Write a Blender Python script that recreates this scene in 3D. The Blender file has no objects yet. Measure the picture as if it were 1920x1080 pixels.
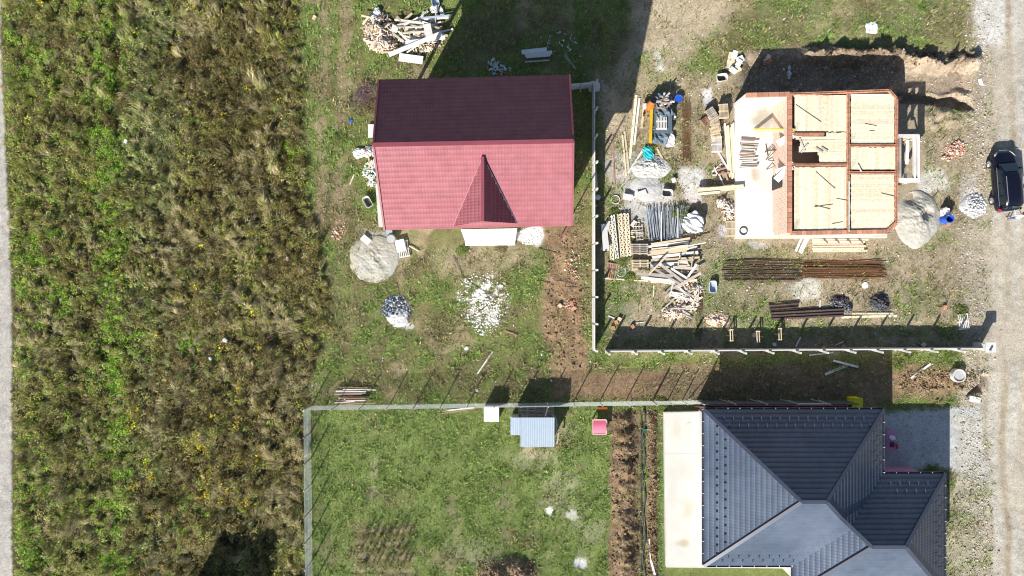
import bpy, bmesh, math, random
import numpy as np
from mathutils import Vector, Matrix
random.seed(7); rng = np.random.default_rng(7)
S = bpy.context.scene; COL = S.collection
R = math.radians
# ------------------------------------------------------------------ camera, sky, sun
H, F = 52.0, 1280.0          # drone height in metres, focal length in photo pixels
cam = bpy.data.cameras.new('camera'); cam.lens = 24; cam.sensor_width = 36; cam.clip_end = 600
co = bpy.data.objects.new('camera', cam); co.location = (0, 0, H); COL.objects.link(co); S.camera = co
world = bpy.data.worlds.new('World'); S.world = world; world.use_nodes = True
wn = world.node_tree; bg = wn.nodes['Background']
sky = wn.nodes.new('ShaderNodeTexSky'); sky.sky_type = 'NISHITA'; sky.sun_disc = False
sky.sun_elevation = R(33.2); sky.sun_rotation = R(208); sky.altitude = 300
wn.links.new(sky.outputs[0], bg.inputs[0]); bg.inputs[1].default_value = 0.07
sd = bpy.data.lights.new('sun', 'SUN'); sd.energy = 4.8; sd.angle = R(0.53); sd.color = (1, .955, .89)
so = bpy.data.objects.new('sun', sd); COL.objects.link(so); so.location = (-30, -50, 60)
so.rotation_euler = Vector((.72, 1.35, -1)).to_track_quat('-Z', 'Y').to_euler()
S.view_settings.view_transform = 'Standard'; S.view_settings.look = 'None'
S.view_settings.exposure = 0.82; S.view_settings.gamma = 1
S.render.engine = 'CYCLES'; S.cycles.max_bounces = 6; S.cycles.filter_width = 1.1
# ------------------------------------------------------------------ helpers
def W(px, py, z=0.0):
    """surveyed photo coordinate (1920x1080) -> point in metres at height z"""
    return Vector(((px-960)*(H-z)/F, (540-py)*(H-z)/F, z))
def tag(o, label=None, cat=None, group=None, kind=None):
    if label: o['label'] = label
    if cat: o['category'] = cat
    if group: o['group'] = group
    if kind: o['kind'] = kind
    return o
def empty(name, loc, label, cat, group=None, rz=0):
    o = bpy.data.objects.new(name, None); o.empty_display_size = .3
    o.location = loc; o.rotation_euler.z = rz; COL.objects.link(o)
    return tag(o, label, cat, group)
def ndnew(nt, t, **k):
    n = nt.nodes.new(t)
    for a, b in k.items(): setattr(n, a, b)
    return n
MATS = {}
def mat(name, c, rough=.8, var=.18, scale=4.0, metal=0.0, bump=.15, objvar=.12, c2=None, stretch=None, spec=.35, coat=0):
    """procedural material: noise-varied colour, per-object variation, noise bump"""
    if name in MATS: return MATS[name]
    m = bpy.data.materials.new(name); m.use_nodes = True; nt = m.node_tree; L = nt.links
    b = nt.nodes['Principled BSDF']; b.inputs['Roughness'].default_value = rough
    b.inputs['Metallic'].default_value = metal; b.inputs['Specular IOR Level'].default_value = spec
    if coat: b.inputs['Coat Weight'].default_value = coat; b.inputs['Coat Roughness'].default_value = .08
    tc = ndnew(nt, 'ShaderNodeTexCoord'); geo = ndnew(nt, 'ShaderNodeNewGeometry')
    mp = ndnew(nt, 'ShaderNodeMapping'); L.new(geo.outputs['Position'], mp.inputs[0])
    if stretch: L.new(tc.outputs['Object'], mp.inputs[0]); mp.inputs['Scale'].default_value = stretch
    n1 = ndnew(nt, 'ShaderNodeTexNoise'); n1.inputs['Scale'].default_value = scale; n1.inputs['Detail'].default_value = 6
    L.new(mp.outputs[0], n1.inputs[0])
    n2 = ndnew(nt, 'ShaderNodeTexNoise'); n2.inputs['Scale'].default_value = scale*.13; n2.inputs['Detail'].default_value = 3
    L.new(mp.outputs[0], n2.inputs[0])
    add = ndnew(nt, 'ShaderNodeMath', operation='ADD'); L.new(n1.outputs[0], add.inputs[0]); L.new(n2.outputs[0], add.inputs[1])
    mr = ndnew(nt, 'ShaderNodeMapRange'); mr.inputs[1].default_value = .7; mr.inputs[2].default_value = 1.3
    mr.inputs[3].default_value = 1-var; mr.inputs[4].default_value = 1+var; L.new(add.outputs[0], mr.inputs[0])
    oi = ndnew(nt, 'ShaderNodeObjectInfo'); mr2 = ndnew(nt, 'ShaderNodeMapRange')
    mr2.inputs[3].default_value = 1-objvar; mr2.inputs[4].default_value = 1+objvar*.6; L.new(oi.outputs['Random'], mr2.inputs[0])
    mul = ndnew(nt, 'ShaderNodeMath', operation='MULTIPLY'); L.new(mr.outputs[0], mul.inputs[0]); L.new(mr2.outputs[0], mul.inputs[1])
    base = ndnew(nt, 'ShaderNodeMix', data_type='RGBA'); base.inputs[6].default_value = (*c, 1)
    base.inputs[7].default_value = (*(c2 or tuple(x*.8 for x in c)), 1)
    mr3 = ndnew(nt, 'ShaderNodeMapRange'); mr3.inputs[1].default_value = .42; mr3.inputs[2].default_value = .62; L.new(n2.outputs[0], mr3.inputs[0])
    L.new(mr3.outputs[0], base.inputs[0])
    vm = ndnew(nt, 'ShaderNodeVectorMath', operation='SCALE'); L.new(base.outputs[2], vm.inputs[0]); L.new(mul.outputs[0], vm.inputs['Scale'])
    L.new(vm.outputs[0], b.inputs['Base Color'])
    if bump:
        bp = ndnew(nt, 'ShaderNodeBump'); bp.inputs['Strength'].default_value = bump; bp.inputs['Distance'].default_value = .02
        L.new(n1.outputs[0], bp.inputs['Height']); L.new(bp.outputs[0], b.inputs['Normal'])
    MATS[name] = m; return m
def colmat(name, rough=.85, nscale=14, nvar=.3, trans=0.0, bump=.4):
    """colour from the mesh attribute 'Col' (what grows or lies there), fine grain from noise"""
    if name in MATS: return MATS[name]
    m = bpy.data.materials.new(name); m.use_nodes = True; nt = m.node_tree; L = nt.links
    b = nt.nodes['Principled BSDF']; b.inputs['Roughness'].default_value = rough; b.inputs['Specular IOR Level'].default_value = .08
    at = ndnew(nt, 'ShaderNodeAttribute'); at.attribute_name = 'Col'
    if nscale:
        geo = ndnew(nt, 'ShaderNodeNewGeometry'); n = ndnew(nt, 'ShaderNodeTexNoise'); n.inputs['Scale'].default_value = nscale; n.inputs['Detail'].default_value = 5
        n.inputs['Roughness'].default_value = .7
        L.new(geo.outputs['Position'], n.inputs[0])
        mr = ndnew(nt, 'ShaderNodeMapRange'); mr.inputs[1].default_value = .3; mr.inputs[2].default_value = .7
        mr.inputs[3].default_value = 1-nvar; mr.inputs[4].default_value = 1+nvar; L.new(n.outputs[0], mr.inputs[0])
        vm = ndnew(nt, 'ShaderNodeVectorMath', operation='SCALE'); L.new(at.outputs[0], vm.inputs[0]); L.new(mr.outputs[0], vm.inputs['Scale'])
        L.new(vm.outputs[0], b.inputs['Base Color'])
        bp = ndnew(nt, 'ShaderNodeBump'); bp.inputs['Strength'].default_value = bump; bp.inputs['Distance'].default_value = .05
        L.new(n.outputs[0], bp.inputs['Height']); L.new(bp.outputs[0], b.inputs['Normal'])
    else: L.new(at.outputs[0], b.inputs['Base Color'])
    if trans:
        tr = ndnew(nt, 'ShaderNodeBsdfTranslucent'); L.new(at.outputs[0], tr.inputs[0])
        mx = ndnew(nt, 'ShaderNodeMixShader'); mx.inputs[0].default_value = trans
        L.new(b.outputs[0], mx.inputs[1]); L.new(tr.outputs[0], mx.inputs[2]); L.new(mx.outputs[0], nt.nodes['Material Output'].inputs[0])
    MATS[name] = m; return m
def link(name, me, m=None, parent=None, M=None):
    if m is not None and not me.materials: me.materials.append(m)
    o = bpy.data.objects.new(name, me); COL.objects.link(o)
    if M is not None: o.matrix_basis = M
    if parent is not None:
        o.parent = parent
        if M is None and parent.type == 'EMPTY' : o.location = -parent.location
        elif M is None: pass
    return o
def npmesh(name, v, f, m, cols=None, parent=None, smooth=False):
    me = bpy.data.meshes.new(name); v = np.asarray(v, np.float32); f = np.asarray(f, np.int32); k = f.shape[1]
    me.vertices.add(len(v)); me.vertices.foreach_set('co', v.ravel())
    me.loops.add(f.size); me.loops.foreach_set('vertex_index', f.ravel())
    me.polygons.add(len(f)); me.polygons.foreach_set('loop_start', np.arange(0, f.size, k, dtype=np.int32))
    try: me.polygons.foreach_set('loop_total', np.full(len(f), k, np.int32))
    except Exception: pass
    if smooth: me.polygons.foreach_set('use_smooth', np.ones(len(f), bool))
    if cols is not None:
        a = me.attributes.new('Col', 'FLOAT_COLOR', 'POINT')
        c4 = np.ones((len(v), 4), np.float32); c4[:, :3] = cols; a.data.foreach_set('color', c4.ravel())
    me.update(calc_edges=True)
    return link(name, me, m, parent)
_unit = {}
def unit(kind, m):
    k = (kind, m.name)
    if k in _unit: return _unit[k]
    bm = bmesh.new()
    if kind == 'box':
        bmesh.ops.create_cube(bm, size=1)
    elif kind == 'cyl': bmesh.ops.create_cone(bm, cap_ends=True, segments=10, radius1=.5, radius2=.5, depth=1)
    elif kind == 'cyl24': bmesh.ops.create_cone(bm, cap_ends=True, segments=28, radius1=.5, radius2=.5, depth=1)
    me = bpy.data.meshes.new(kind); bm.to_mesh(me); bm.free(); me.materials.append(m); _unit[k] = me; return me
def frame(a, b, up=Vector((0, 0, 1))):
    a = Vector(a); b = Vector(b); x = (b-a); l = x.length; x.normalize()
    if abs(x.dot(up)) > .995: up = Vector((0, 1, 0))
    y = up.cross(x).normalized(); z = x.cross(y)
    return Matrix(((x.x, y.x, z.x, (a.x+b.x)/2), (x.y, y.y, z.y, (a.y+b.y)/2), (x.z, y.z, z.z, (a.z+b.z)/2), (0, 0, 0, 1))), l
def bar(name, m, a, b, w, t, parent=None, kind='box', roll=0):
    """straight piece from a to b, w wide and t thick"""
    M, l = frame(a, b)
    if roll: M = M @ Matrix.Rotation(roll, 4, 'X')
    if kind == 'box': M = M @ Matrix.Diagonal((l, w, t, 1))
    else: M = M @ Matrix.Rotation(R(90), 4, 'Y') @ Matrix.Diagonal((w, w, l, 1))
    if parent is not None: M = Matrix.Translation(-parent.location) @ M
    return link(name, unit(kind, m), None, parent, M)
def box(name, m, c, size, parent=None, rz=0, kind='box', tilt=(0, 0)):
    M = Matrix.Translation(Vector(c)) @ Matrix.Rotation(rz, 4, 'Z') @ Matrix.Rotation(tilt[0], 4, 'X') @ Matrix.Rotation(tilt[1], 4, 'Y') @ Matrix.Diagonal((*size, 1))
    if parent is not None: M = Matrix.Translation(-parent.location) @ M
    return link(name, unit(kind, m), None, parent, M)
def under(o, p):
    """make part o a sub-part of part p (both were placed in the same thing)"""
    o.parent = p; o.matrix_parent_inverse = p.matrix_basis.inverted(); return o
class MB:
    def __init__(s): s.bm = bmesh.new()
    def box(s, c, size, rz=0, rx=0, ry=0):
        M = Matrix.Translation(Vector(c)) @ Matrix.Rotation(rz, 4, 'Z') @ Matrix.Rotation(rx, 4, 'X') @ Matrix.Rotation(ry, 4, 'Y') @ Matrix.Diagonal((*size, 1))
        bmesh.ops.create_cube(s.bm, size=1, matrix=M)
    def bar(s, a, b, w, t):
        M, l = frame(a, b); bmesh.ops.create_cube(s.bm, size=1, matrix=M @ Matrix.Diagonal((l, w, t, 1)))
    def cyl(s, a, b, r, r2=None, seg=12, caps=True):
        M, l = frame(a, b); bmesh.ops.create_cone(s.bm, cap_ends=caps, segments=seg, radius1=r, radius2=r if r2 is None else r2, depth=l, matrix=M @ Matrix.Rotation(R(90), 4, 'Y'))
    def prism(s, pts, z0, z1):
        lo = [s.bm.verts.new((p[0], p[1], z0)) for p in pts]; hi = [s.bm.verts.new((p[0], p[1], z1)) for p in pts]
        n = len(pts); s.bm.faces.new(hi); s.bm.faces.new(lo[::-1])
        for i in range(n): s.bm.faces.new((lo[i], lo[(i+1) % n], hi[(i+1) % n], hi[i]))
    def face(s, pts): s.bm.faces.new([s.bm.verts.new(p) for p in pts])
    def loft(s, rings, cap=True):
        vs = [[s.bm.verts.new(p) for p in r] for r in rings]; n = len(vs[0])
        for a, b in zip(vs, vs[1:]):
            for i in range(n): s.bm.faces.new((a[i], a[(i+1) % n], b[(i+1) % n], b[i]))
        if cap: s.bm.faces.new(vs[0][::-1]); s.bm.faces.new(vs[-1])
    def build(s, name, m, parent=None, smooth=False, bevel=0, subsurf=0):
        bmesh.ops.recalc_face_normals(s.bm, faces=s.bm.faces)
        me = bpy.data.meshes.new(name); s.bm.to_mesh(me); s.bm.free()
        if smooth: me.polygons.foreach_set('use_smooth', [True]*len(me.polygons))
        o = link(name, me, m, parent)
        if bevel: md = o.modifiers.new('b', 'BEVEL'); md.width = bevel; md.segments = 2; md.limit_method = 'ANGLE'
        if subsurf: md = o.modifiers.new('s', 'SUBSURF'); md.levels = md.render_levels = subsurf
        return o
# ------------------------------------------------------------------ noise
def _h(ix, iy, s):
    n = (ix.astype(np.int64)*374761393 + iy.astype(np.int64)*668265263 + s*974711) & 0x7fffffff
    n = ((n ^ (n >> 13))*1274126177) & 0x7fffffff
    return ((n ^ (n >> 16)) & 0xffff)/65535.0
def vn(x, y, s=0):
    ix = np.floor(x); iy = np.floor(y); fx = x-ix; fy = y-iy; fx = fx*fx*(3-2*fx); fy = fy*fy*(3-2*fy)
    return (_h(ix, iy, s)*(1-fx)+_h(ix+1, iy, s)*fx)*(1-fy)+(_h(ix, iy+1, s)*(1-fx)+_h(ix+1, iy+1, s)*fx)*fy
def fbm(x, y, sc, o=4, s=0, g=.5):
    t = 0; a = 1; n = 0
    for i in range(o): t = t+a*vn(x/sc*2**i+i*17.3, y/sc*2**i-i*9.1, s+i*31); n += a; a *= g
    return t/n
def ss(a, b, x): t = np.clip((x-a)/(b-a), 0, 1); return t*t*(3-2*t)
def polyd(px, py, P):
    """signed distance in photo pixels, positive inside"""
    P = np.asarray(P, float); d = np.full(px.shape, 1e9); ins = np.zeros(px.shape, bool)
    for i in range(len(P)):
        x1, y1 = P[i]; x2, y2 = P[(i+1) % len(P)]; ex, ey = x2-x1, y2-y1
        t = np.clip(((px-x1)*ex+(py-y1)*ey)/(ex*ex+ey*ey+1e-9), 0, 1)
        d = np.minimum(d, np.hypot(px-x1-t*ex, py-y1-t*ey))
        c = ((y1 > py) != (y2 > py)) & (px < ex*(py-y1)/(ey+1e-12*(ey == 0))+x1); ins ^= c
    return np.where(ins, d, -d)
def inp(px, py, P, soft=8.0): return ss(-soft, soft, polyd(px, py, P))
def ell(px, py, cx, cy, rx, ry): return np.hypot((px-cx)/rx, (py-cy)/ry)
def pxy(x, y): return 960+x*F/H, 540-y*F/H
# ------------------------------------------------------------------ ground composition (photo coordinates)
def warp(px, py, a=14, sc=60, s=5):
    return px+(fbm(px, py, sc, 3, s)-.5)*2*a, py+(fbm(px, py, sc, 3, s+9)-.5)*2*a
def road_edge(py): return 1838+10*np.sin(py/140.)+12*np.sin(py/47.+1)*.5
def field_edge(py): return 575+45*ss(330, 560, py)*(1-ss(600, 760, py))-12*ss(0, 150, 200-py)
def ground_maps(px, py):
    wx, wy = warp(px, py); n1 = fbm(px, py, 90, 5, 1); n2 = fbm(px, py, 22, 4, 2); n3 = fbm(px, py, 7, 3, 3)
    C = np.zeros(px.shape+(3,)); g = np.zeros(px.shape); grav = np.zeros(px.shape)
    def lay(mask, col, gr=None, gv=None, v=.25):
        nonlocal C, g, grav
        c = np.array(col)*(1+v*2*(n3[..., None]-.5)+v*2*(n2[..., None]-.5)); m = mask[..., None]
        C = C*(1-m)+c*m
        if gr is not None: g = g*(1-mask)+gr*mask
        if gv is not None: grav = grav*(1-mask)+gv*mask
    one = np.ones(px.shape)
    lay(one, (.15, .125, .07), .85, .1)
    # yard grass between field and houses
    gy = ss(.26, .44, n1)
    lay(gy, (.15, .175, .055), 1.0)
    lay(ss(.58, .72, fbm(px, py, 46, 4, 77))*(px < 1130), (.27, .22, .13), .5)
    lay(ss(.5, .64, fbm(px, py, 24, 4, 78))*(px < 1130)*.7, (.17, .14, .07), .75)
    # vehicle track lines through yard at the left
    for xx in (602, 640):
        lay(ss(16, 4, np.abs(wx-xx+(py-200)*.02))*(py < 420)*.7, (.27, .21, .13), .3)
    # bottom lawn
    lay(inp(wx, py, [(586, 772), (1150, 765), (1150, 1100), (586, 1100)], 4), (.155, .195, .06), 1.0)
    lay(inp(wx, py, [(586, 772), (1150, 765), (1150, 1100), (586, 1100)], 4)*.7*ss(.6, .74, fbm(px, py, 50, 4, 31)), (.22, .19, .11), .6)
    bx_, by_ = warp(px, py, 11, 24, 90); bed = inp(bx_, by_, [(668, 985), (776, 985), (776, 1100), (668, 1100)], 9); lay(bed*.8, (.15, .125, .065), .35)
    lay(bed*ss(.2, .8, np.sin((by_*.6+py*.4-990)*.26))*.7*ss(.25, .5, n2), (.29, .245, .15), .15)
    # building plot dirt
    lay(inp(wx, wy, [(1128, 150), (1850, 90), (1850, 660), (1128, 660)], 16), (.30, .245, .165), .32, .5)
    top = inp(wx, wy, [(1290, -80), (1830, -80), (1830, 80), (1500, 86), (1400, 130), (1290, 60)], 16)
    lay(top, (.24, .21, .11), .75, .2)
    lay(top*ss(.45, .6, fbm(px, py, 70, 4, 12)), (.13, .13, .05), 1.0)
    lay(inp(wx, wy, [(1170, -60), (1390, -60), (1370, 20), (1290, 110), (1250, 230), (1150, 260), (1120, 180), (1190, 60)], 22)*.95, (.40, .325, .225), .12, .3)
    lay(inp(wx, wy, [(1180, 100), (1300, 130), (1330, 330), (1180, 300)], 24)*.6, (.30, .25, .15), .5, .3)
    # pale tyre scrapes in the path
    lay(inp(wx, wy, [(1222, 100), (1236, 100), (1246, 130), (1226, 130)], 6)*.8, (.55, .53, .5), .1)
    for (cx, cy, rx, ry, gg) in ((1150, 560, 60, 60, .9), (1120, 600, 60, 60, .9), (1470, 30, 90, 60, .9), (1700, 40, 120, 50, 1), (1280, 240, 30, 60, .8),
                                 (1150, 370, 22, 40, .9), (1260, 330, 26, 60, .7), (1800, 560, 30, 45, 1), (1730, 560, 60, 60, .6), (1760, 690, 60, 25, .9),
                                 (1410, 590, 80, 40, .7), (1600, 625, 250, 22, .7), (1430, 480, 60, 50, .3), (1660, 690, 40, 30, .9), (1340, 540, 60, 60, .5), (1230, 640, 120, 30, .7)):
        e = ell(wx, wy, cx, cy, rx, ry)+(n1-.5)*1.2+(n2-.5)*.8
        lay(ss(1.05, .6, e)*.7, (.15, .16, .07), gg*.85)
    for cx, cy, rx, ry in ((1060, 950, 60, 40), (1095, 990, 40, 60), (1040, 900, 50, 26), (700, 880, 16, 60), (900, 1030, 60, 20), (1000, 860, 70, 18)):
        e = ell(wx, wy, cx, cy, rx, ry)+(n1-.5)*1.4+(n2-.5)*1.2; lay(ss(1.0, .5, e)*.6, (.30, .29, .18), .6)
    # brown dug strips
    brown = inp(wx, wy, [(1016, 430), (1106, 425), (1106, 700), (1300, 690), (1700, 690), (1860, 690), (1850, 740), (1240, 752), (1040, 748), (1022, 640)], 12)
    lay(brown, (.235, .155, .09), .12, .35, .35)
    lay(inp(wx, wy, [(1240, 690), (1680, 680), (1680, 760), (1240, 760)], 12)*.8, (.16, .12, .075), .3)
    lay(inp(wx, wy, [(1060, 430), (1106, 425), (1108, 640), (1092, 640), (1085, 520)], 8)*ss(.4, .55, n1+.2*n2)*.9, (.15, .15, .06), .8)
    lay(inp(wx, wy, [(1700, 665), (1830, 662), (1825, 690), (1700, 690)], 8)*ss(.4, .5, n1), (.12, .15, .05), 1)
    for a, b in ((1143, 1200), (1212, 1234)):
        lay(inp(wx*.4+px*.6, py, [(a, 772), (b, 772), (b, 1100), (a, 1100)], 5), (.17, .115, .065), .06, .5, .5)
    lay(inp(px, py, [(1198, 770), (1214, 770), (1214, 1100), (1198, 1100)], 4)*.6, (.2, .18, .1), .5)
    lay(inp(px, py, [(1234, 775), (1246, 775), (1246, 1100), (1234, 1100)], 3), (.12, .16, .06), 1)
    lay(ss(1.15, .8, ell(wx, wy, 950, 1076, 66, 30)), (.25, .18, .11), .03, .5, .4)
    # road and its rubble shoulder
    re = road_edge(py)+(n2-.5)*24
    lay(ss(-24, 8, px-re+18), (.34, .29, .22), .12, .8)
    lay(ss(10, 40, px-re), (.40, .355, .28), 0, .35, .14)
    lay(inp(wx, wy, [(1828, -80), (1885, -80), (1890, 60), (1865, 95), (1835, 100), (1822, 40)], 10)*.9, (.52, .51, .48), 0, .9)
    for xx, ww, cc in ((1868, 14, (.45, .425, .37)), (1905, 14, (.43, .41, .36)), (1888, 8, (.30, .25, .175))):
        lay(ss(ww, ww*.3, np.abs(px-xx-8*np.sin(py/160)+(n1-.5)*16))*ss(.3, .6, fbm(px, py, 130, 3, 55))*.8, cc)
    # grey gravel drive by the dark house
    lay(inp(wx*.3+px*.7, wy*.4+py*.6, [(1650, 775), (1690, 768), (1840, 762), (1850, 900), (1760, 878), (1655, 882)], 7), (.40, .415, .415), .0, 1.0, .12)
    lay(inp(wx, wy, [(1785, 780), (1845, 780), (1850, 1000), (1800, 940), (1786, 900)], 9)*.8, (.44, .42, .37), .02, .8)
    lay(inp(wx, wy, [(1775, 900), (1850, 900), (1850, 1100), (1775, 1100)], 9)*.8, (.36, .32, .24), .3, .8)
    # left track
    ed = 1+21*ss(0, 620, py)+(n3-.5)*5
    lay(ss(3, -3, px-ed), (.38, .36, .325), 0, .7, .14)
    # pale mortar, lime and sand spills
    for (cx, cy, rx, ry, c, a) in ((1215, 385, 52, 42, (.47, .455, .43), .95), (1165, 330, 34, 44, (.50, .48, .45), .6), (1300, 345, 34, 44, (.60, .59, .57), .75), (1325, 178, 14, 22, (.62, .62, .62), .8),
                                   (1510, 548, 34, 26, (.50, .50, .42), .85), (1540, 590, 60, 14, (.46, .46, .38), .7), (1752, 340, 36, 26, (.52, .50, .45), .8), (1820, 345, 20, 30, (.45, .42, .38), .6),
                                   (1362, 432, 12, 14, (.55, .55, .56), .7), (1425, 458, 22, 10, (.48, .47, .45), .6), (905, 560, 52, 50, (.74, .73, .68), 0), (993, 443, 25, 18, (.78, .77, .74), .95),
                                   (700, 440, 40, 16, (.44, .43, .4), .6), (1029, 961, 11, 11, (.62, .62, .60), .95), (1083, 961, 18, 13, (.46, .45, .40), .8), (1091, 1054, 15, 13, (.62, .62, .60), .95),
                                   (1490, 175, 40, 25, (.4, .4, .4), .3), (1830, 372, 30, 26, (.6, .6, .6), .6), (675, 425, 16, 12, (.3, .26, .2), .5), (1000, 850, 40, 14, (.38, .32, .22), .7), (1068, 800, 30, 20, (.3, .26, .18), .5),
                                   (1185, 600, 30, 40, (.3, .28, .2), .3), (760, 610, 14, 8, (.6, .6, .6), .6), (1640, 500, 0.1, .1, (.5, .5, .5), 0)):
        e = ell(wx, wy, cx, cy, rx, ry)+(n2-.5)*.7
        lay(ss(1.1, .65, e)*a, c, .06)
    e = ell(wx, wy, 908, 562, 62, 58)
    lay(ss(1.1, .2, e)*ss(.44, .56, n3*.6+n2*.4), (.78, .77, .72), .25)
    lay(ss(1.3, .6, ell(wx, wy, 905, 485, 100, 30))*.7, (.33, .27, .18), .35)
    # rusty soil beneath reinforcement
    lay(inp(wx, wy, [(1360, 486), (1505, 486), (1505, 530), (1360, 530)], 6)*.6, (.15, .12, .08), .3)
    lay(inp(wx, wy, [(1500, 487), (1665, 489), (1660, 524), (1500, 524)], 5)*.7, (.22, .14, .08), .1)
    lay(inp(wx, wy, [(1276, 180), (1296, 180), (1298, 310), (1278, 310)], 5)*.6, (.2, .13, .08), .2)
    lay(inp(wx, wy, [(1303, 530), (1320, 530), (1318, 640), (1303, 640)], 5)*.6, (.16, .12, .08), .2)
    # scorched patches
    for (cx, cy, rx, ry) in ((1649, 567, 22, 20), (1575, 566, 20, 12), (744, 580, 30, 26)):
        lay(ss(1.15, .7, ell(wx, wy, cx, cy, rx, ry))*.85, (.06, .055, .05), .05)
    # dug area north of brick house
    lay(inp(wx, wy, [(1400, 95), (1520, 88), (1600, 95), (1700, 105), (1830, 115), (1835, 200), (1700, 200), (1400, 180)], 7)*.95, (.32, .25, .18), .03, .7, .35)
    lay(inp(wx, wy, [(1396, 100), (1690, 100), (1700, 190), (1380, 190)], 16)*.75, (.15, .115, .08), .03, .7, .4)  # brick house shadow painted into the soil colour, darkening the dug earth there
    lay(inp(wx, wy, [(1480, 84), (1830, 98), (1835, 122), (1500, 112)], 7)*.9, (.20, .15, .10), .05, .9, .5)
    # field soil
    fe = field_edge(py)+(n2-.5)*30
    lay(ss(10, -20, px-fe)*ss(-2, 4, px-ed), (.085, .07, .04), 0, 0)
    return C, g, grav
def ground_z(x, y, px, py):
    wx, wy = warp(px, py, 8, 30, 8); z = (fbm(px, py, 120, 4, 21)-.5)*.25 + (fbm(px, py, 14, 3, 22)-.5)*.07
    flat = np.zeros(px.shape)
    for P in HOUSES: flat = np.maximum(flat, inp(px, py, P, 14))
    z = z*(1-flat)
    z = z+.42*ss(14, 0, np.abs(wx-1171)*.5)*ss(765, 795, py)*(.1+2.0*fbm(px, py, 14, 4, 40))*1.1
    z = z+.20*ss(11, 2, np.abs(wx-1223))*ss(765, 785, py)*(.3+1.3*fbm(px, py, 16, 3, 41))
    z = z-.25*ss(5, 1, np.abs(px-1207))*ss(760, 780, py)
    z = z+.55*ss(1.2, .2, ell(wx, wy, 950, 1080, 70, 36))*(.3+1.4*fbm(px, py, 16, 4, 42))
    sp = np.interp(px, [1400, 1500, 1560, 1650, 1700, 1760, 1830], [112, 100, 106, 106, 116, 122, 116])
    z = z+1.0*ss(15, 1, np.abs(wy-sp+(fbm(px, py, 10, 3, 48)-.5)*16))*ss(1480, 1525, px)*ss(1845, 1815, px)*(.1+1.6*fbm(px, py, 16, 4, 43))
    z = z-.45*inp(wx, wy, [(1400, 112), (1700, 112), (1815, 125), (1822, 170), (1700, 178), (1400, 160)], 9)
    z = z-1.1*inp(wx, wy, [(1690, 170), (1790, 178), (1822, 190), (1826, 204), (1790, 200), (1690, 190)], 3.5)
    z = z+.4*ss(1.1, .3, ell(wx, wy, 1770, 222, 60, 20))*fbm(px, py, 12, 4, 44)*1.6
    z = z+.3*inp(wx, wy, [(1690, 690), (1850, 700), (1850, 735), (1690, 738)], 10)*(fbm(px, py, 14, 4, 45)-.3)
    z = z+.22*inp(wx, wy, [(1020, 440), (1104, 440), (1104, 690), (1030, 690)], 12)*(fbm(px, py, 14, 4, 46)-.35)
    z = z-.9*inp(wx, wy, [(1846, 702), (1852, 706), (1830, 742), (1818, 742)], 3)
    z = z-.4*ss(1.2, .9, ell(px, py, 1791, 702, 18, 18))*0
    z = z+.05*ss(30, 60, px-road_edge(py))*(fbm(px, py, 60, 2, 47)-.5)
    return z
HOUSES = [[(730, 190), (1060, 185), (1065, 462), (720, 462)], [(1376, 188), (1730, 188), (1730, 455), (1376, 455)],
          [(1243, 770), (1640, 755), (1730, 870), (1730, 1100), (1243, 1100)], [(1108, 150), (1120, 150), (1120, 660), (1108, 660)], [(1130, 650), (1850, 650), (1850, 664), (1130, 664)]]
def coords(lo, hi, step, far):
    c = np.arange(lo, hi+step*.5, step); o = np.array([1.5, 4, 9, 18, 35, 70, far])
    return np.concatenate([lo-o[::-1], c, hi+o])
gx = coords(-39.6, 39.6, .1, 130); gy_ = coords(-22.5, 22.5, .1, 130)
X, Y = np.meshgrid(gx, gy_); PX, PY = pxy(X, Y)
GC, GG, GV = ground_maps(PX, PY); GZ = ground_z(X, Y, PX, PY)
nx, ny = len(gx), len(gy_)
idx = np.arange(nx*ny).reshape(ny, nx)
faces = np.stack([idx[:-1, :-1], idx[:-1, 1:], idx[1:, 1:], idx[1:, :-1]], -1).reshape(-1, 4)
gm = colmat('ground_soil', .95, 9, .38, 0, .6)
# pebble speckle on top of the soil, strongest where the attribute Grav is high
nt = gm.node_tree; L = nt.links
at = ndnew(nt, 'ShaderNodeAttribute'); at.attribute_name = 'Grav'
vo = ndnew(nt, 'ShaderNodeTexVoronoi'); vo.inputs['Scale'].default_value = 7.5; geo = ndnew(nt, 'ShaderNodeNewGeometry'); L.new(geo.outputs['Position'], vo.inputs[0])
sc_ = ndnew(nt, 'ShaderNodeSeparateColor'); L.new(vo.outputs['Color'], sc_.inputs[0])
mrp = ndnew(nt, 'ShaderNodeMapRange'); mrp.inputs[1].default_value = .55; mrp.inputs[2].default_value = 1; mrp.inputs[3].default_value = 0; mrp.inputs[4].default_value = .55; L.new(sc_.outputs[0], mrp.inputs[0])
mm = ndnew(nt, 'ShaderNodeMath', operation='MULTIPLY'); L.new(mrp.outputs[0], mm.inputs[0]); L.new(at.outputs['Fac'], mm.inputs[1])
bsdf = nt.nodes['Principled BSDF']; src = bsdf.inputs['Base Color'].links[0].from_socket
mx = ndnew(nt, 'ShaderNodeMix', data_type='RGBA'); L.new(mm.outputs[0], mx.inputs[0]); L.new(src, mx.inputs[6])
cr = ndnew(nt, 'ShaderNodeMix', data_type='RGBA'); cr.inputs[6].default_value = (.62, .59, .52, 1); cr.inputs[7].default_value = (.20, .16, .11, 1); L.new(sc_.outputs[1], cr.inputs[0])
L.new(cr.outputs[2], mx.inputs[7]); L.new(mx.outputs[2], bsdf.inputs['Base Color'])
gv3 = np.stack([X.ravel(), Y.ravel(), GZ.ravel()], -1)
ground = npmesh('ground', gv3, faces, gm, GC.reshape(-1, 3), smooth=True)
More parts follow.
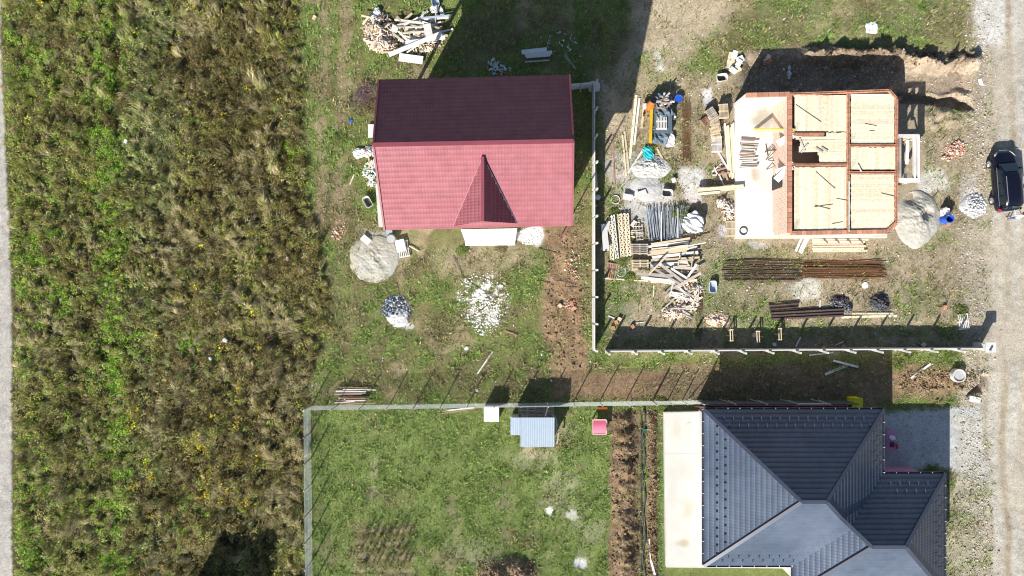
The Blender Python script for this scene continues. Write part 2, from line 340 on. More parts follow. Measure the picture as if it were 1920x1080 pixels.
a = ground.data.attributes.new('Grav', 'FLOAT', 'POINT'); a.data.foreach_set('value', GV.ravel().astype(np.float32))
tag(ground, kind='structure')
def gz(px, py):
    px = np.atleast_1d(np.asarray(px, float)); py = np.atleast_1d(np.asarray(py, float))
    return ground_z(0, 0, px, py)
def g1(px, py): return float(gz(px, py)[0])
# ------------------------------------------------------------------ stones and rubble (stuff)
OCT_V = np.array([[1, 0, 0], [-1, 0, 0], [0, 1, 0], [0, -1, 0], [0, 0, 1], [0, 0, -1]], float)
OCT_F = np.array([[0, 2, 4], [2, 1, 4], [1, 3, 4], [3, 0, 4], [2, 0, 5], [1, 2, 5], [3, 1, 5], [0, 3, 5]])
def stones(name, px, py, size, cols, m, kind='stuff', zo=0.0, flat=.6, label=None, parent=None):
    n = len(px); x = (px-960)*H/F; y = (540-py)*H/F; z = gz(px, py)+zo
    v = OCT_V[None]*np.stack([size*rng.uniform(.6, 1.3, n), size*rng.uniform(.5, 1.1, n), size*flat*rng.uniform(.6, 1.2, n)], -1)[:, None, :]
    v = v*rng.uniform(.75, 1.2, (n, 6, 1)); a = rng.uniform(0, 6.28, n); c, s = np.cos(a)[:, None], np.sin(a)[:, None]
    v = np.stack([v[..., 0]*c-v[..., 1]*s+x[:, None], v[..., 0]*s+v[..., 1]*c+y[:, None], v[..., 2]+z[:, None]+size[:, None]*flat*.4], -1)
    f = (OCT_F[None]+np.arange(n)[:, None, None]*6).reshape(-1, 3)
    o = npmesh(name, v.reshape(-1, 3), f, m, np.repeat(cols, 6, 0), parent)
    return tag(o, label, kind=kind)
stm = colmat('stone', .9, 0)
def pick(n, pal, var=.15):
    pal = np.array(pal); c = pal[rng.integers(0, len(pal), n)]; return c*(1+rng.uniform(-var, var, (n, 1)))
# shoulder rubble
n = 12000; py = rng.uniform(-10, 1090, n); px = road_edge(py)-14+rng.normal(0, 17, n); px = np.where(rng.random(n) < .3, rng.uniform(1690, 1870, n), px)
dens = np.where(px < 1800, fbm(px, py, 60, 3, 61) > .5, True) & ~((px < 1790) & (py > 745)) & ~((px < 1745) & (py > 180) & (py < 450)); px, py = px[dens], py[dens]
tag(stones('road_stones', px, py, rng.gamma(1.6, .015, len(px))+.012, pick(len(px), [(.48, .44, .37), (.42, .37, .29), (.36, .30, .23), (.60, .57, .5), (.30, .24, .17)]), stm), 'pale crushed stones strewn along the shoulder of the gravel road', 'stones')
n = 9000; px = rng.uniform(1128, 1830, n); py = rng.uniform(90, 655, n)
k = (fbm(px, py, 50, 3, 62) > .45) & (polyd(px, py, HOUSES[1]) < 4); px, py = px[k], py[k]
tag(stones('site_rubble', px, py, rng.gamma(2, .012, len(px))+.012, pick(len(px), [(.6, .56, .48), (.5, .4, .3), (.3, .23, .16), (.72, .7, .66), (.5, .25, .16)]), stm), 'small stones and rubble crumbs over the building plot soil', 'rubble')
n = 5500; q = rng.integers(0, 6, n)
cx = np.choose(q, [1171, 1223, 1062, 950, 1680, 1765]); cy = np.choose(q, [930, 930, 560, 1072, 110, 712]); sx = np.choose(q, [24, 9, 40, 55, 140, 80]); sy = np.choose(q, [160, 160, 130, 22, 14, 18])
px = cx+rng.uniform(-1, 1, n)*sx; py = cy+rng.uniform(-1, 1, n)*sy
tag(stones('soil_clods', px, py, rng.gamma(1.8, .02, n)+.015, pick(n, [(.24, .16, .09), (.15, .10, .06), (.30, .21, .13), (.10, .07, .045)]), stm, flat=.8), 'loose brown clods on the dug soil ridges', 'soil')
# ------------------------------------------------------------------ vegetation
def excl(px, py):
    e = np.zeros(px.shape, bool)
    for P in HOUSES[:3]: e |= polyd(px, py, P) > -3
    return e
def tris(name, base, tips, wid, col, m, label, cat, bend=None, kind='stuff'):
    """blades: base point, tip point, width; colour per blade"""
    n = len(base); d = tips-base; side = np.stack([-d[:, 1], d[:, 0], np.zeros(n)], -1); L_ = np.linalg.norm(side, axis=1)[:, None]+1e-6
    side = side/L_*wid[:, None]*.5
    if bend is None:
        v = np.stack([base-side, base+side, tips], 1).reshape(-1, 3); f = np.arange(3*n).reshape(-1, 3); c = np.repeat(col, 3, 0)
    else:
        mid = base+d*.5; mid[:, 2] += bend
        v = np.stack([base-side*.8, base+side*.8, mid+side, mid-side, tips], 1).reshape(-1, 3)
        i = np.arange(n)[:, None]*5; f = np.concatenate([i+[[0, 1, 2]], i+[[0, 2, 3]], i+[[3, 2, 4]]], 0); c = np.repeat(col, 5, 0)
    return tag(npmesh(name, v, f, m, c), label, cat, kind=kind)
vegm = colmat('plant_leaf', .6, 0, trans=.22)
P_GREEN = [(.16, .29, .03), (.22, .35, .04), (.11, .21, .03), (.28, .38, .07)]
P_OLIVE = [(.25, .26, .07), (.32, .31, .10), (.18, .19, .05), (.36, .34, .14)]
P_BROWN = [(.20, .155, .065), (.26, .20, .09), (.135, .105, .05), (.23, .215, .07), (.19, .175, .06)]
P_STRAW = [(.44, .38, .23), (.36, .30, .17), (.50, .43, .28), (.28, .24, .12)]
P_GREY = [(.29, .32, .14), (.25, .28, .11), (.38, .38, .20)]
P_YEL = [(.78, .60, .02), (.65, .52, .03), (.85, .68, .04)]
PALS = [P_GREEN, P_OLIVE, P_BROWN, P_STRAW, P_GREY, P_YEL]
def gpat(px, py, spots):
    t = np.zeros(px.shape)
    for cx, cy, r in spots: t = np.maximum(t, np.exp(-((px-cx)**2+(py-cy)**2)/(r*r)))
    return t
STRAW = [(100, 620, 30), (90, 650, 26), (130, 670, 26), (150, 985, 22), (285, 240, 28), (325, 50, 34), (290, 35, 30), (370, 60, 24), (330, 165, 22), (480, 320, 34), (500, 350, 26), (475, 180, 20), (530, 620, 40), (545, 660, 34), (520, 700, 30),
         (345, 455, 34), (430, 560, 22), (460, 440, 26), (520, 780, 30), (540, 840, 30), (330, 570, 22), (530, 940, 32), (545, 990, 20), (260, 110, 16), (405, 15, 26), (500, 260, 16), (350, 750, 22), (300, 800, 16), (180, 150, 18), (185, 450, 18), (480, 60, 24)]
GREENS = [(25, 70, 14), (60, 470, 22), (65, 100, 14), (205, 300, 26), (190, 340, 22), (190, 390, 20), (210, 20, 20), (60, 540, 20), (110, 560, 18), (200, 540, 26), (215, 470, 26), (215, 580, 22), (230, 800, 20), (210, 690, 22), (240, 880, 14), (50, 900, 14), (215, 940, 16), (60, 130, 16),
          (290, 570, 12), (545, 285, 14), (240, 100, 16), (240, 1030, 26), (45, 1050, 22), (340, 970, 20), (250, 640, 20), (380, 660, 16), (200, 240, 20), (205, 160, 22), (50, 1000, 20), (30, 680, 16), (350, 640, 16)]
DARKS = [(118, 55, 16), (130, 75, 18), (120, 220, 20), (140, 235, 18), (215, 120, 16), (215, 215, 18), (395, 100, 26), (420, 180, 34), (440, 240, 40), (460, 120, 20), (140, 500, 20), (170, 610, 20), (150, 740, 22), (330, 780, 30), (430, 840, 24), (330, 940, 30), (340, 880, 24), (520, 505, 20), (550, 560, 22), (510, 640, 16), (100, 800, 20), (150, 880, 22), (300, 130, 24), (350, 130, 20), (130, 660, 14), (200, 890, 14), (250, 480, 20), (90, 460, 14)]
YELS = [(465, 178, 12), (455, 185, 8), (258, 775, 12), (247, 798, 9), (370, 840, 20), (415, 860, 18), (445, 860, 10), (405, 905, 18), (375, 830, 12), (435, 935, 14), (470, 945, 12), (285, 890, 14), (455, 800, 10), (480, 780, 10), (410, 775, 10), (280, 870, 12), (345, 870, 10), (445, 730, 14), (480, 850, 10), (62, 645, 6), (390, 930, 10), (485, 935, 10), (375, 238, 6), (395, 880, 12)]
def species(px, py, n):
    nz = fbm(px, py, 26, 3, 101); nz2 = fbm(px, py, 60, 3, 102); r = rng.random(n)
    wst = ss(228, 270, px+(nz2-.5)*50)*(1-.7*ss(45, 10, np.abs(px-280))*ss(430, 300, py))      # 0 olive-green west strip .. 1 brown east strip
    drift = fbm(px, py, 120, 3, 130)
    pg = .20*(1-wst)+.04*wst+1.2*ss(24, 8, np.abs(px-(198+28*ss(300, 900, py))))+1.1*gpat(px, py, [(a_, b_, c_*1.35) for a_, b_, c_ in GREENS])
    po = .46*(1-wst)*(.5+drift)+.34*wst*ss(.65, .4, drift)+.08*wst
    pb = .16*(1-wst)+.9*wst*ss(.3, .6, drift)+.15*wst+1.9*gpat(px, py, [(a_, b_, c_*1.2) for a_, b_, c_ in DARKS])
    ps = .045+.04*wst+1.0*gpat(px, py, STRAW)
    pgr = .10*(1-wst)+.03*wst+.9*ss(55, 20, np.abs(px-285))*(.4+.6*ss(560, 300, py))+.9*ss(60, 10, np.abs(px-290))*ss(420, 250, py)
    pyl = .75*gpat(px, py, YELS)+.004
    P = np.stack([pg*(.4+1.2*ss(.35, .65, nz)), po, pb*(.4+1.3*ss(.6, .4, nz)), ps*(.4+1.2*ss(.4, .6, fbm(px, py, 18, 2, 109))), pgr, pyl*.9], -1); P = P/P.sum(-1, keepdims=True); cs = np.cumsum(P, -1)
    return (r[:, None] > cs).sum(-1).clip(0, 5)
def inshade(px, py): return np.zeros(len(px), bool)
NP = 17000
px = rng.uniform(2, 640, NP*2); py = rng.uniform(-30, 1110, NP*2)
k = (px < field_edge(py)-4+(fbm(px, py, 20, 2, 5)-.5)*30) & (px > 7+22*ss(0, 620, py)); px, py = px[k][:NP], py[k][:NP]; NP = len(px)
sp = species(px, py, NP)
hgt = rng.uniform(.2, .85, NP)*(.5+.95*ss(.3, .7, fbm(px, py, 30, 3, 103))); hgt = hgt*np.where(sp == 0, .75, 1)*np.where((np.abs(px-224) < 9) & (py < 260), .12, 1)
rustb = ss(300, 380, px); hgt = hgt*(1-.55*np.clip(gpat(px, py, DARKS), 0, 1)*(px < 250)); hgt *= ss(0, 18, np.minimum(px-6-22*ss(0, 620, py), field_edge(py)+12-px))*.7+.3
rad = rng.uniform(.12, .45, NP)
x0 = (px-960)*H/F; y0 = (540-py)*H/F; z0 = gz(px, py)
ang = fbm(px, py, 70, 3, 104)*14+fbm(px, py, 20, 2, 105)*3      # lodging direction of the grass
per = 26; tot = NP*per; pi = np.repeat(np.arange(NP), per)
isg = (sp == 3) | ((sp == 4) & (rng.random(NP) < .7)) | ((sp == 1) & (rng.random(NP) < .3)) | ((sp == 2) & (rng.random(NP) < .25))
pals = np.zeros((6, 5, 3))
for i, p_ in enumerate(PALS):
    for j in range(5): pals[i, j] = p_[j % len(p_)]
def leafcol(si, pal_i, vv=.5): return pals[si, pal_i]*np.array([1.12, 1.14, 1.08])*(1+rng.uniform(-vv, vv, (len(si), 1)))
# leafy plants: domes of leaf-sized faces
li = pi[~isg[pi]]; nl = len(li)
u = rng.uniform(0, 6.283, nl); rr = np.sqrt(rng.random(nl)); hh = np.sqrt(np.clip(1-rr*rr*.8, 0, 1))*rng.uniform(.45, 1.05, nl)
lx = x0[li]+np.cos(u)*rr*rad[li]; ly = y0[li]+np.sin(u)*rr*rad[li]; lz = z0[li]+hgt[li]*hh
b = np.stack([lx, ly, lz], -1); a2 = rng.uniform(0, 6.283, nl); ln = rng.uniform(.06, .16, nl)
t = b+np.stack([np.cos(a2)*ln, np.sin(a2)*ln, rng.uniform(-.06, .07, nl)], -1)
pc = rng.integers(0, 5, NP)
plv = (1+rng.uniform(-.38, .34, NP))*np.where((np.abs(px-222) < 9) & (py < 260), .6, 1)*(1-.35*np.clip(gpat(px, py, DARKS), 0, 1))
lc = leafcol(sp[li], np.where(rng.random(nl) < .6, pc[li], rng.integers(0, 5, nl)))*plv[li][:, None]
yl = sp[li] == 5; lc[yl & (rng.random(nl) < .45)] = (.2, .22, .06)
tris('meadow_weeds', b, t, rng.uniform(.035, .085, nl), lc, vegm, 'tangled brown and green weeds filling the overgrown field beside the track', 'weeds')
# grasses: lodged blades
gi = pi[isg[pi]]; gi = np.repeat(gi, 2)[:int(len(gi)*1.3)]; ng = len(gi)
u = rng.uniform(0, 6.283, ng); rr = np.sqrt(rng.random(ng))*rad[gi]*.7
bx = x0[gi]+np.cos(u)*rr; by = y0[gi]+np.sin(u)*rr; bz = z0[gi]+hgt[gi]*rng.uniform(.0, .55, ng)
aa = ang[gi]+rng.normal(0, .55, ng); ln = rng.uniform(.2, .5, ng)*np.where(sp[gi] == 3, 1.15, .75)
b = np.stack([bx, by, bz], -1); t = b+np.stack([np.cos(aa)*ln, np.sin(aa)*ln, hgt[gi]*rng.uniform(.1, .7, ng)], -1)
tris('meadow_grass', b, t, rng.uniform(.014, .034, ng), leafcol(sp[gi], rng.integers(0, 5, ng), .5)*np.array([.86, .86, .80])*plv[gi][:, None], vegm,
     'long dry and green grass lying in swirls over the field', 'grass', bend=rng.uniform(.05, .22, ng))
# short grass of yards and plots, denser and greener where the ground map says grass grows
NG = 430000
px = rng.uniform(520, 1860, NG*2); py = rng.uniform(-20, 1100, NG*2)
_, GGp, _ = ground_maps(px[:1], py[:1])
ix = np.clip(np.searchsorted(gx, (px-960)*H/F), 0, nx-1); iy = np.clip(np.searchsorted(gy_, (540-py)*H/F), 0, ny-1)
dn = GG[iy, ix]; clump = fbm(px, py, 16, 3, 71)
k = (rng.random(len(px)) < dn*(.5+.7*ss(.35, .6, clump))) & ~excl(px, py) & (px > field_edge(py)-20); px, py, dn, clump, iy, ix = [q[k][:NG] for q in (px, py, dn, clump, iy, ix)]; n = len(px)
lawn = polyd(px, py, [(586, 772), (1150, 765), (1150, 1100), (586, 1100)]) > 0
dry = ss(.42, .62, fbm(px, py, 55, 4, 72)+.08*(~lawn)-.08*lawn-.12*(dn > .95)); isdry = rng.random(n) < dry*.8+.06
cg = np.array([(.20, .29, .06), (.25, .33, .09), (.15, .24, .05), (.31, .34, .13), (.18, .30, .09)])[rng.integers(0, 5, n)]
cd = np.array([(.30, .26, .14), (.38, .32, .20), (.24, .19, .10), (.21, .20, .08), (.27, .25, .11)])[rng.integers(0, 5, n)]
gcl = fbm(px, py, 9, 2, 73)
cc = np.where(isdry[:, None], cd, cg)*(.66+.7*gcl)[:, None]*rng.uniform(.75, 1.2, (n, 1))
wc = fbm(px, py, 5, 2, 74); broad = rng.random(n) < .35
ln = rng.uniform(.05, .13, n)*(1+.9*ss(.5, .7, clump))*(.6+1.1*ss(.4, .7, wc)); a2 = rng.uniform(0, 6.283, n)
b = np.stack([(px-960)*H/F, (540-py)*H/F, GZ[iy, ix]-.01], -1); t = b+np.stack([np.cos(a2)*ln, np.sin(a2)*ln, ln*rng.uniform(.3, 1.3, n)], -1)
cc = cc*(.75+.5*wc)[:, None]
tris('short_grass', b, t, np.where(broad, rng.uniform(.06, .11, n), rng.uniform(.02, .045, n)), cc, vegm, 'short patchy grass growing over the yards and building plots', 'grass')
# ------------------------------------------------------------------ materials
wood = mat('pale_sawn_wood', (.66, .55, .38), .75, .16, 5, objvar=.22, c2=(.58, .47, .31), stretch=(1, 1, 1))
wood_y = mat('formwork_board', (.80, .70, .51), .7, .22, 5, objvar=.17, c2=(.68, .58, .41))
wood_g = mat('weathered_wood', (.50, .45, .39), .8, .18, 5, objvar=.25, c2=(.40, .34, .28))
wood_w = mat('whitewashed_wood', (.74, .71, .66), .75, .12, 5, objvar=.12)
wood_d = mat('dark_stained_wood', (.11, .075, .06), .7, .25, 6, objvar=.3, c2=(.07, .05, .045))
wood_r = mat('reddish_wood', (.42, .25, .17), .8, .2, 6, objvar=.25)
foam = mat('white_board', (.74, .74, .72), .6, .05, 3, objvar=.04, bump=.05)
conc = mat('grey_concrete', (.46, .455, .44), .85, .14, 5, c2=(.38, .375, .36))
conc_l = mat('pale_concrete', (.60, .595, .57), .85, .08, 3, c2=(.55, .54, .5))
slabm = mat('pale_concrete_slab', (.56, .545, .50), .85, .07, 2.5, c2=(.50, .475, .41), objvar=0)
white = mat('white_render', (.70, .69, .66), .8, .05, 3)
brickm = mat('red_clay_block', (.52, .25, .16), .85, .2, 9, objvar=.25)
brick_p = mat('pale_clay_block', (.74, .54, .43), .85, .15, 6)
mortar = mat('mortar', (.5, .47, .42), .9, .1, 8)
redroof = mat('red_metal_tile', (.275, .092, .108), .55, .18, 1.6, spec=.3, objvar=0, bump=.03, c2=(.245, .088, .104))
redcap = mat('red_ridge_metal', (.25, .06, .08), .5, .08, 2, spec=.5, objvar=0, bump=.02)
darkroof = mat('slate_metal_tile', (.063, .085, .130), .44, .18, 1.6, spec=.5, objvar=0, bump=.03, c2=(.078, .10, .145))
darkcap = mat('slate_ridge_metal', (.06, .07, .10), .32, .08, 2, spec=.6, objvar=0, bump=.02)
blueroof = mat('blue_sheet_metal', (.36, .43, .49), .5, .08, 3, spec=.4, bump=.02, c2=(.32, .40, .48))
steel = mat('galvanised_steel', (.48, .53, .60), .4, .15, 8, metal=.35, objvar=.25)
rust = mat('rusty_steel', (.20, .10, .045), .85, .25, 12, objvar=.35)
rust_d = mat('dark_rusty_steel', (.10, .06, .035), .85, .25, 12, objvar=.35)
black = mat('black_plastic', (.02, .02, .022), .5, .1, 5, bump=.05)
dkgrey = mat('dark_panel', (.10, .105, .115), .6, .12, 4)
yellow = mat('yellow_paint', (.72, .46, .02), .5, .08, 5)
yellow2 = mat('lemon_plastic', (.75, .68, .02), .45, .05, 5)
orange = mat('orange_paint', (.62, .16, .02), .5, .15, 5)
bluep = mat('blue_plastic', (.02, .10, .55), .4, .08, 5)
pinkp = mat('pink_plastic', (.70, .18, .27), .4, .06, 4)
pinkf = mat('pink_insulation', (.55, .24, .42), .7, .06, 4)
redp = mat('red_plastic', (.6, .03, .03), .4, .05, 4)
teal = mat('teal_sheet', (.02, .42, .48), .5, .2, 5)
greyp = mat('grey_tub_plastic', (.36, .39, .42), .5, .08, 5)
tarp = mat('slate_tarpaulin', (.11, .15, .18), .55, .25, 4)
wbag = mat('white_woven_bag', (.78, .78, .77), .6, .06, 5)
wire = mat('wire', (.66, .72, .68), .5, .1, 5, metal=.3)
earthm = mat('foundation_earth', (.16, .12, .08), .95, .2, 6)
sandm = colmat('sand', .95, 12, .16, 0, .5)
def flatmat(name, c, rough=.3, metal=0, spec=.5, coat=0):
    return mat(name, c, rough, .03, 3, metal=metal, bump=0, objvar=0, spec=spec, coat=coat, c2=c)
# ------------------------------------------------------------------ tiled roofs
def tile_slope(name, O, U, V, poly, m, parent, course=.35, wave=.2, amp=.022, step=.03, seg=5):
    """pressed metal tile sheet: courses step down the slope, waves run up it. poly in (u, v) metres"""
    O = Vector(O); U = Vector(U).normalized(); V = Vector(V).normalized(); N = U.cross(V).normalized()
    if N.z < 0: N = -N
    P = np.array(poly); v0, v1 = P[:, 1].min(), P[:, 1].max(); u0, u1 = P[:, 0].min(), P[:, 0].max()
    def lim(v):
        xs = []
        for i in range(len(P)):
            (a, b), (c, d) = P[i], P[(i+1) % len(P)]
            if abs(b-d) < 1e-9:
                if abs(v-b) < 1e-6: xs += [a, c]
            elif min(b, d)-1e-6 <= v <= max(b, d)+1e-6: xs.append(a+(c-a)*(v-b)/(d-b))
        return (min(xs), max(xs)) if xs else (0, 0)
    us = np.arange(u0, u1+wave/seg, wave/seg); w = amp*np.abs(np.cos(math.pi*us/wave))**.7
    vs = list(np.arange(v0, v1, course))+[v1]; V_, F_ = [], []; o = 0; n = len(us)
    for a, b in zip(vs, vs[1:]):
        rows = []
        for vv, off in ((a+1e-4, -.004), (a+1e-4, step), (b-1e-4, 0)):
            l, r = lim(vv); uc = np.clip(us, l, r)
            p = np.outer(np.ones(n), O)+np.outer(uc, U)+np.outer(np.full(n, vv), V)+np.outer(w+off, N); rows.append((p, uc))
        V_ += [r[0] for r in rows]
        i = np.arange(n-1)
        for k_ in (0, 1):
            ok = (rows[k_][1][1:]-rows[k_][1][:-1] > 1e-5) | (rows[k_+1][1][1:]-rows[k_+1][1][:-1] > 1e-5); j = i[ok]
            F_.append(np.stack([o+k_*n+j, o+k_*n+j+1, o+(k_+1)*n+j+1, o+(k_+1)*n+j], -1))
        o += 3*n
    return npmesh(name, np.concatenate(V_), np.concatenate(F_), m, None, parent)
def wallbar(name, m, a, b, z0, z1, th, parent):
    a = Vector((a[0], a[1], (z0+z1)/2)); b = Vector((b[0], b[1], (z0+z1)/2)); return bar(name, m, a, b, th, z1-z0, parent)
# ---- red house
E = Vector((-2.4, 9, 0)); red = empty('red_roof_house', E, 'tall white house under a plain dark red gabled metal roof with a small front gable', 'house')
nw, ne, se, sw = W(710, 150, 7), W(1068, 141, 7), W(1073, 423, 7), W(721, 431, 7); rw, re_ = W(700, 272, 9.5), W(1075, 265, 9.5)
U = (ne-nw).normalized(); wid = (ne-nw).length
cN = (nw+sw)/2; mid_w = Vector((rw.x, rw.y, 9.5))
UE = (re_-rw).normalized(); LW = (re_-rw).length
def project(p, O, U, V): d = Vector(p)-O; return (d.dot(U), d.dot(V))
for nm, A, B in (('roof_slope', sw, se), ('roof_slope', ne, nw)):
    O = A; Ud = (B-A).normalized(); top = rw if nm and A is sw else re_
    V_ = (top-A); V_ = (V_-Ud*V_.dot(Ud)).normalized()
    poly = [project(A, O, Ud, V_), project(B, O, Ud, V_), project(re_ if A is sw else rw, O, Ud, V_), project(rw if A is sw else re_, O, Ud, V_)]
    poly = [(a, max(0, b)) for a, b in poly]; poly[2] = (poly[2][0], poly[3][1])
    tile_slope(nm, O, Ud, V_, poly, redroof, red, amp=.012 if A is sw else .018, step=.010 if A is sw else .032)
mb = MB()   # underside body of roof
lo = Vector((0, 0, -.08))
mb.loft([[sw+lo-Vector((0, 0, .12)), sw+lo, rw+lo, nw+lo, nw+lo-Vector((0, 0, .12))], [se+lo-Vector((0, 0, .12)), se+lo, re_+lo, ne+lo, ne+lo-Vector((0, 0, .12))]]); mb.build('soffit', wood_r, red)
bar('ridge_cap', redcap, rw+Vector((0, 0, .06)), re_+Vector((0, 0, .06)), .26, .09, red)
for a_, b_ in ((sw, rw), (nw, rw), (se, re_), (ne, re_)): bar('verge_trim', redcap, a_+Vector((0, 0, .03)), b_+Vector((0, 0, .03)), .12, .12, red)
# cross gable
pk = W(905, 294, 9.2); fr = W(905, 415, 9.05); el, er = W(850, 424, 7.02), W(970, 419, 7.02)
for A, B, m_ in ((el, fr, 0), (er, fr, 1)):
    n_ = (B-A).cross(pk-A).normalized(); n_ = n_ if n_.z > 0 else -n_
    Ud = (fr-pk).normalized() if m_ == 0 else (pk-fr).normalized(); V_ = n_.cross(Ud).normalized()
    V_ = V_ if V_.z > 0 else -V_
    pts = [project(q, A, Ud, V_) for q in ((A, fr, pk))]
    mn = min(p[1] for p in pts); tile_slope('gable_slope', A, Ud, V_, pts, redroof, red, amp=.02, step=.05 if m_ else .035)
bar('ridge_cap', redcap, pk+Vector((0, 0, .05)), fr+Vector((0, 0, .05)), .2, .08, red)
mb = MB(); mb.face([el+Vector((.3, .45, -.1)), er+Vector((-.3, .35, -.1)), fr+Vector((0, .35, -.35))]); mb.build('gable_wall', white, red)
bar('valley_trim', darkcap, pk+Vector((0, 0, .05)), er+Vector((0, 0, .10)), .07, .03, red); bar('valley_trim', redcap, pk+Vector((0, 0, .05)), el+Vector((0, 0, .10)), .05, .03, red)
# walls
def inset(p, dx, dy): return Vector((p.x+dx, p.y+dy, 0))
c1, c2, c3, c4 = inset(nw, 1.0, -.6), inset(ne, -.6, -.6), inset(se, -.6, 1.1), inset(sw, .9, 1.1)
for a_, b_ in ((c1, c2), (c2, c3), (c3, c4), (c4, c1)): wallbar('wall', white, a_, b_, 0, 6.9, .3, red)
bar('porch_post', wood_r, (-8.5, 13.2, 0), (-8.5, 13.2, 6.9), .2, .2, red)
mb = MB(); mb.prism([W(705, 345), W(726, 345), W(738, 424), W(711, 426)], 0, .22); mb.build('side_step', slabm, red)
mb = MB(); mb.prism([W(864, 430, .5), W(970, 428, .5), W(966, 456, .5), W(874, 458, .5)], 0, .55); mb.build('front_terrace', white, red, bevel=.03)
mb = MB(); mb.prism([W(872, 455), W(966, 455), W(966, 460), W(873, 461)], 0, .22); mb.build('step', white, red)
for k_ in range(4):
    c_ = c3.lerp(c4, .12+.22*k_)+Vector((0, -.17, 3.9)); f_ = box('window', white, c_, (1.5, .06, 1.4), red)
    under(box('pane', black, c_+Vector((0, -.04, 0)), (1.3, .03, 1.2), red), f_)
bar('downpipe', redcap, W(1066, 428, 6.8), Vector((W(1066, 428, 6.8).x, W(1066, 428, 6.8).y, 0)), .1, .1, red, kind='cyl')
# ---- dark house: two hipped roofs
dk = empty('dark_roof_house', Vector((20, -13, 0)), 'single storey house with a slate grey hipped metal roof and snow guards', 'house')
gx0, gx1, gy0, gy1 = (1298-960)/24.615, (1613-960)/24.615, (540-1028)/24.615, (540-754)/24.615
hx0, hx1, hy0, hy1 = (1455-960)/24.615, (1721-960)/24.615, (540-1077)/24.615, (540-867)/24.615
SL = {}
def hip(x0, x1, y0, y1, e, pitch, cap=True, clip=None):
    h = (y1-y0)/2; t_ = math.tan(pitch); r = e+h*t_; a, b = Vector((x0+h, (y0+y1)/2, r)), Vector((x1-h, (y0+y1)/2, r)); Ls = h/math.cos(pitch)
    c_, s_ = math.cos(pitch), math.sin(pitch)
    SL['S'] = tile_slope('roof_slope', (x0, y0, e), (1, 0, 0), (0, c_, s_), [(0, 0), (x1-x0, 0), (x1-x0-h, Ls), (h, Ls)], darkroof, dk, wave=.22, amp=.008, step=.022)
    SL['N'] = tile_slope('roof_slope', (x1, y1, e), (-1, 0, 0), (0, -c_, s_), [(0, 0), (x1-x0, 0), (x1-x0-h, Ls), (h, Ls)], darkroof, dk, wave=.22, amp=.010, step=.05)
    SL['W'] = tile_slope('roof_slope', (x0, y1, e), (0, -1, 0), (c_, 0, s_), [(0, 0), (2*h, 0), (h, Ls)], darkroof, dk, wave=.22, amp=.008, step=.022)
    SL['E'] = tile_slope('roof_slope', (x1, y0, e), (0, 1, 0), (-c_, 0, s_), [(0, 0), (2*h, 0), (h, Ls)], darkroof, dk, wave=.22, amp=.008, step=.022)
    return a, b, r
PIT = R(30); EV = 3.2
a1, b1, r1 = hip(gx0, gx1, gy0, gy1, EV, PIT); SA = dict(SL); a2_, b2_, r2 = hip(hx0, hx1, hy0, hy1, EV, PIT)
up = Vector((0, 0, .05))
def cap(a, b): bar('ridge_cap', darkcap, Vector(a)+up, Vector(b)+up, .24, .15, dk)
cap(a1, b1); cap((gx0, gy0, EV), a1); cap((gx0, gy1, EV), a1); cap((gx1, gy1, EV), b1)
hm = (gy1-gy0)/2; tt = (r2-EV)/math.tan(PIT)
# where the big roof's SE hip meets the wing ridge height
q = Vector((gx1, gy0, EV)).lerp(b1, .9); cap(a2_, b2_); cap((hx1, hy1, EV), b2_); cap((hx1, hy0, EV), b2_)
zz = r2; f_ = (zz-EV)/(r1-EV); pj = Vector((gx1, gy0, EV)).lerp(b1, f_)
cap(pj, b1); cap(a2_, (hx0, hy0, EV)); cap(pj, a2_)
# walls, soffit, gutters
ov = .55
for (x0_, x1_, y0_, y1_) in ((gx0, gx1, gy0, gy1), (hx0, hx1, hy0, hy1)):
    P_ = [(x0_+ov, y0_+ov), (x1_-ov, y0_+ov), (x1_-ov, y1_-ov), (x0_+ov, y1_-ov)]
    for i in range(4): wallbar('wall', white, P_[i], P_[(i+1) % 4], 0, EV-.05, .3, dk)
    box('soffit', dkgrey, ((x0_+x1_)/2, (y0_+y1_)/2, EV-.08), (x1_-x0_-.02, y1_-y0_-.02, .08), dk)
def gutter(a, b, skip=0):
    a, b = Vector(a), Vector(b); mb = MB(); d = (b-a).normalized(); s = Vector((d.y, -d.x, 0))
    pr = [(-.07, 0), (-.07, -.1), (.05, -.1), (.07, 0), (.055, 0), (.04, -.085), (-.055, -.085), (-.055, 0)]
    mb.loft([[a+s*u_+Vector((0, 0, w_-.01)) for u_, w_ in pr], [b+s*u_+Vector((0, 0, w_-.01)) for u_, w_ in pr]]); gt = mb.build('gutter', darkcap, dk)
    n_ = int((b-a).length/.8)
    for i in range(n_+1):
        p = a.lerp(b, i/max(1, n_)); gb = box('gutter_bracket', conc_l, p+Vector((0, 0, .01)), (.035, .12, .03) if abs(d.x) > .5 else (.12, .035, .03), dk); under(gb, gt)
gutter((gx0, gy1+.07, EV), (gx1, gy1+.07, EV)); gutter((gx0-.07, gy0, EV), (gx0-.07, gy1, EV)); gutter((gx1+.07, gy1, EV), (gx1+.07, hy1+.1, EV))
gutter((gx1+.1, hy1+.07, EV), (hx1, hy1+.07, EV)); gutter((hx1+.07, hy1, EV), (hx1+.07, hy0, EV)); gutter((hx0-.1, gy0-.07, EV), (gx0, gy0-.07, EV)); gutter((hx0-.07, hy0, EV), (hx0-.07, gy0-.1, EV))
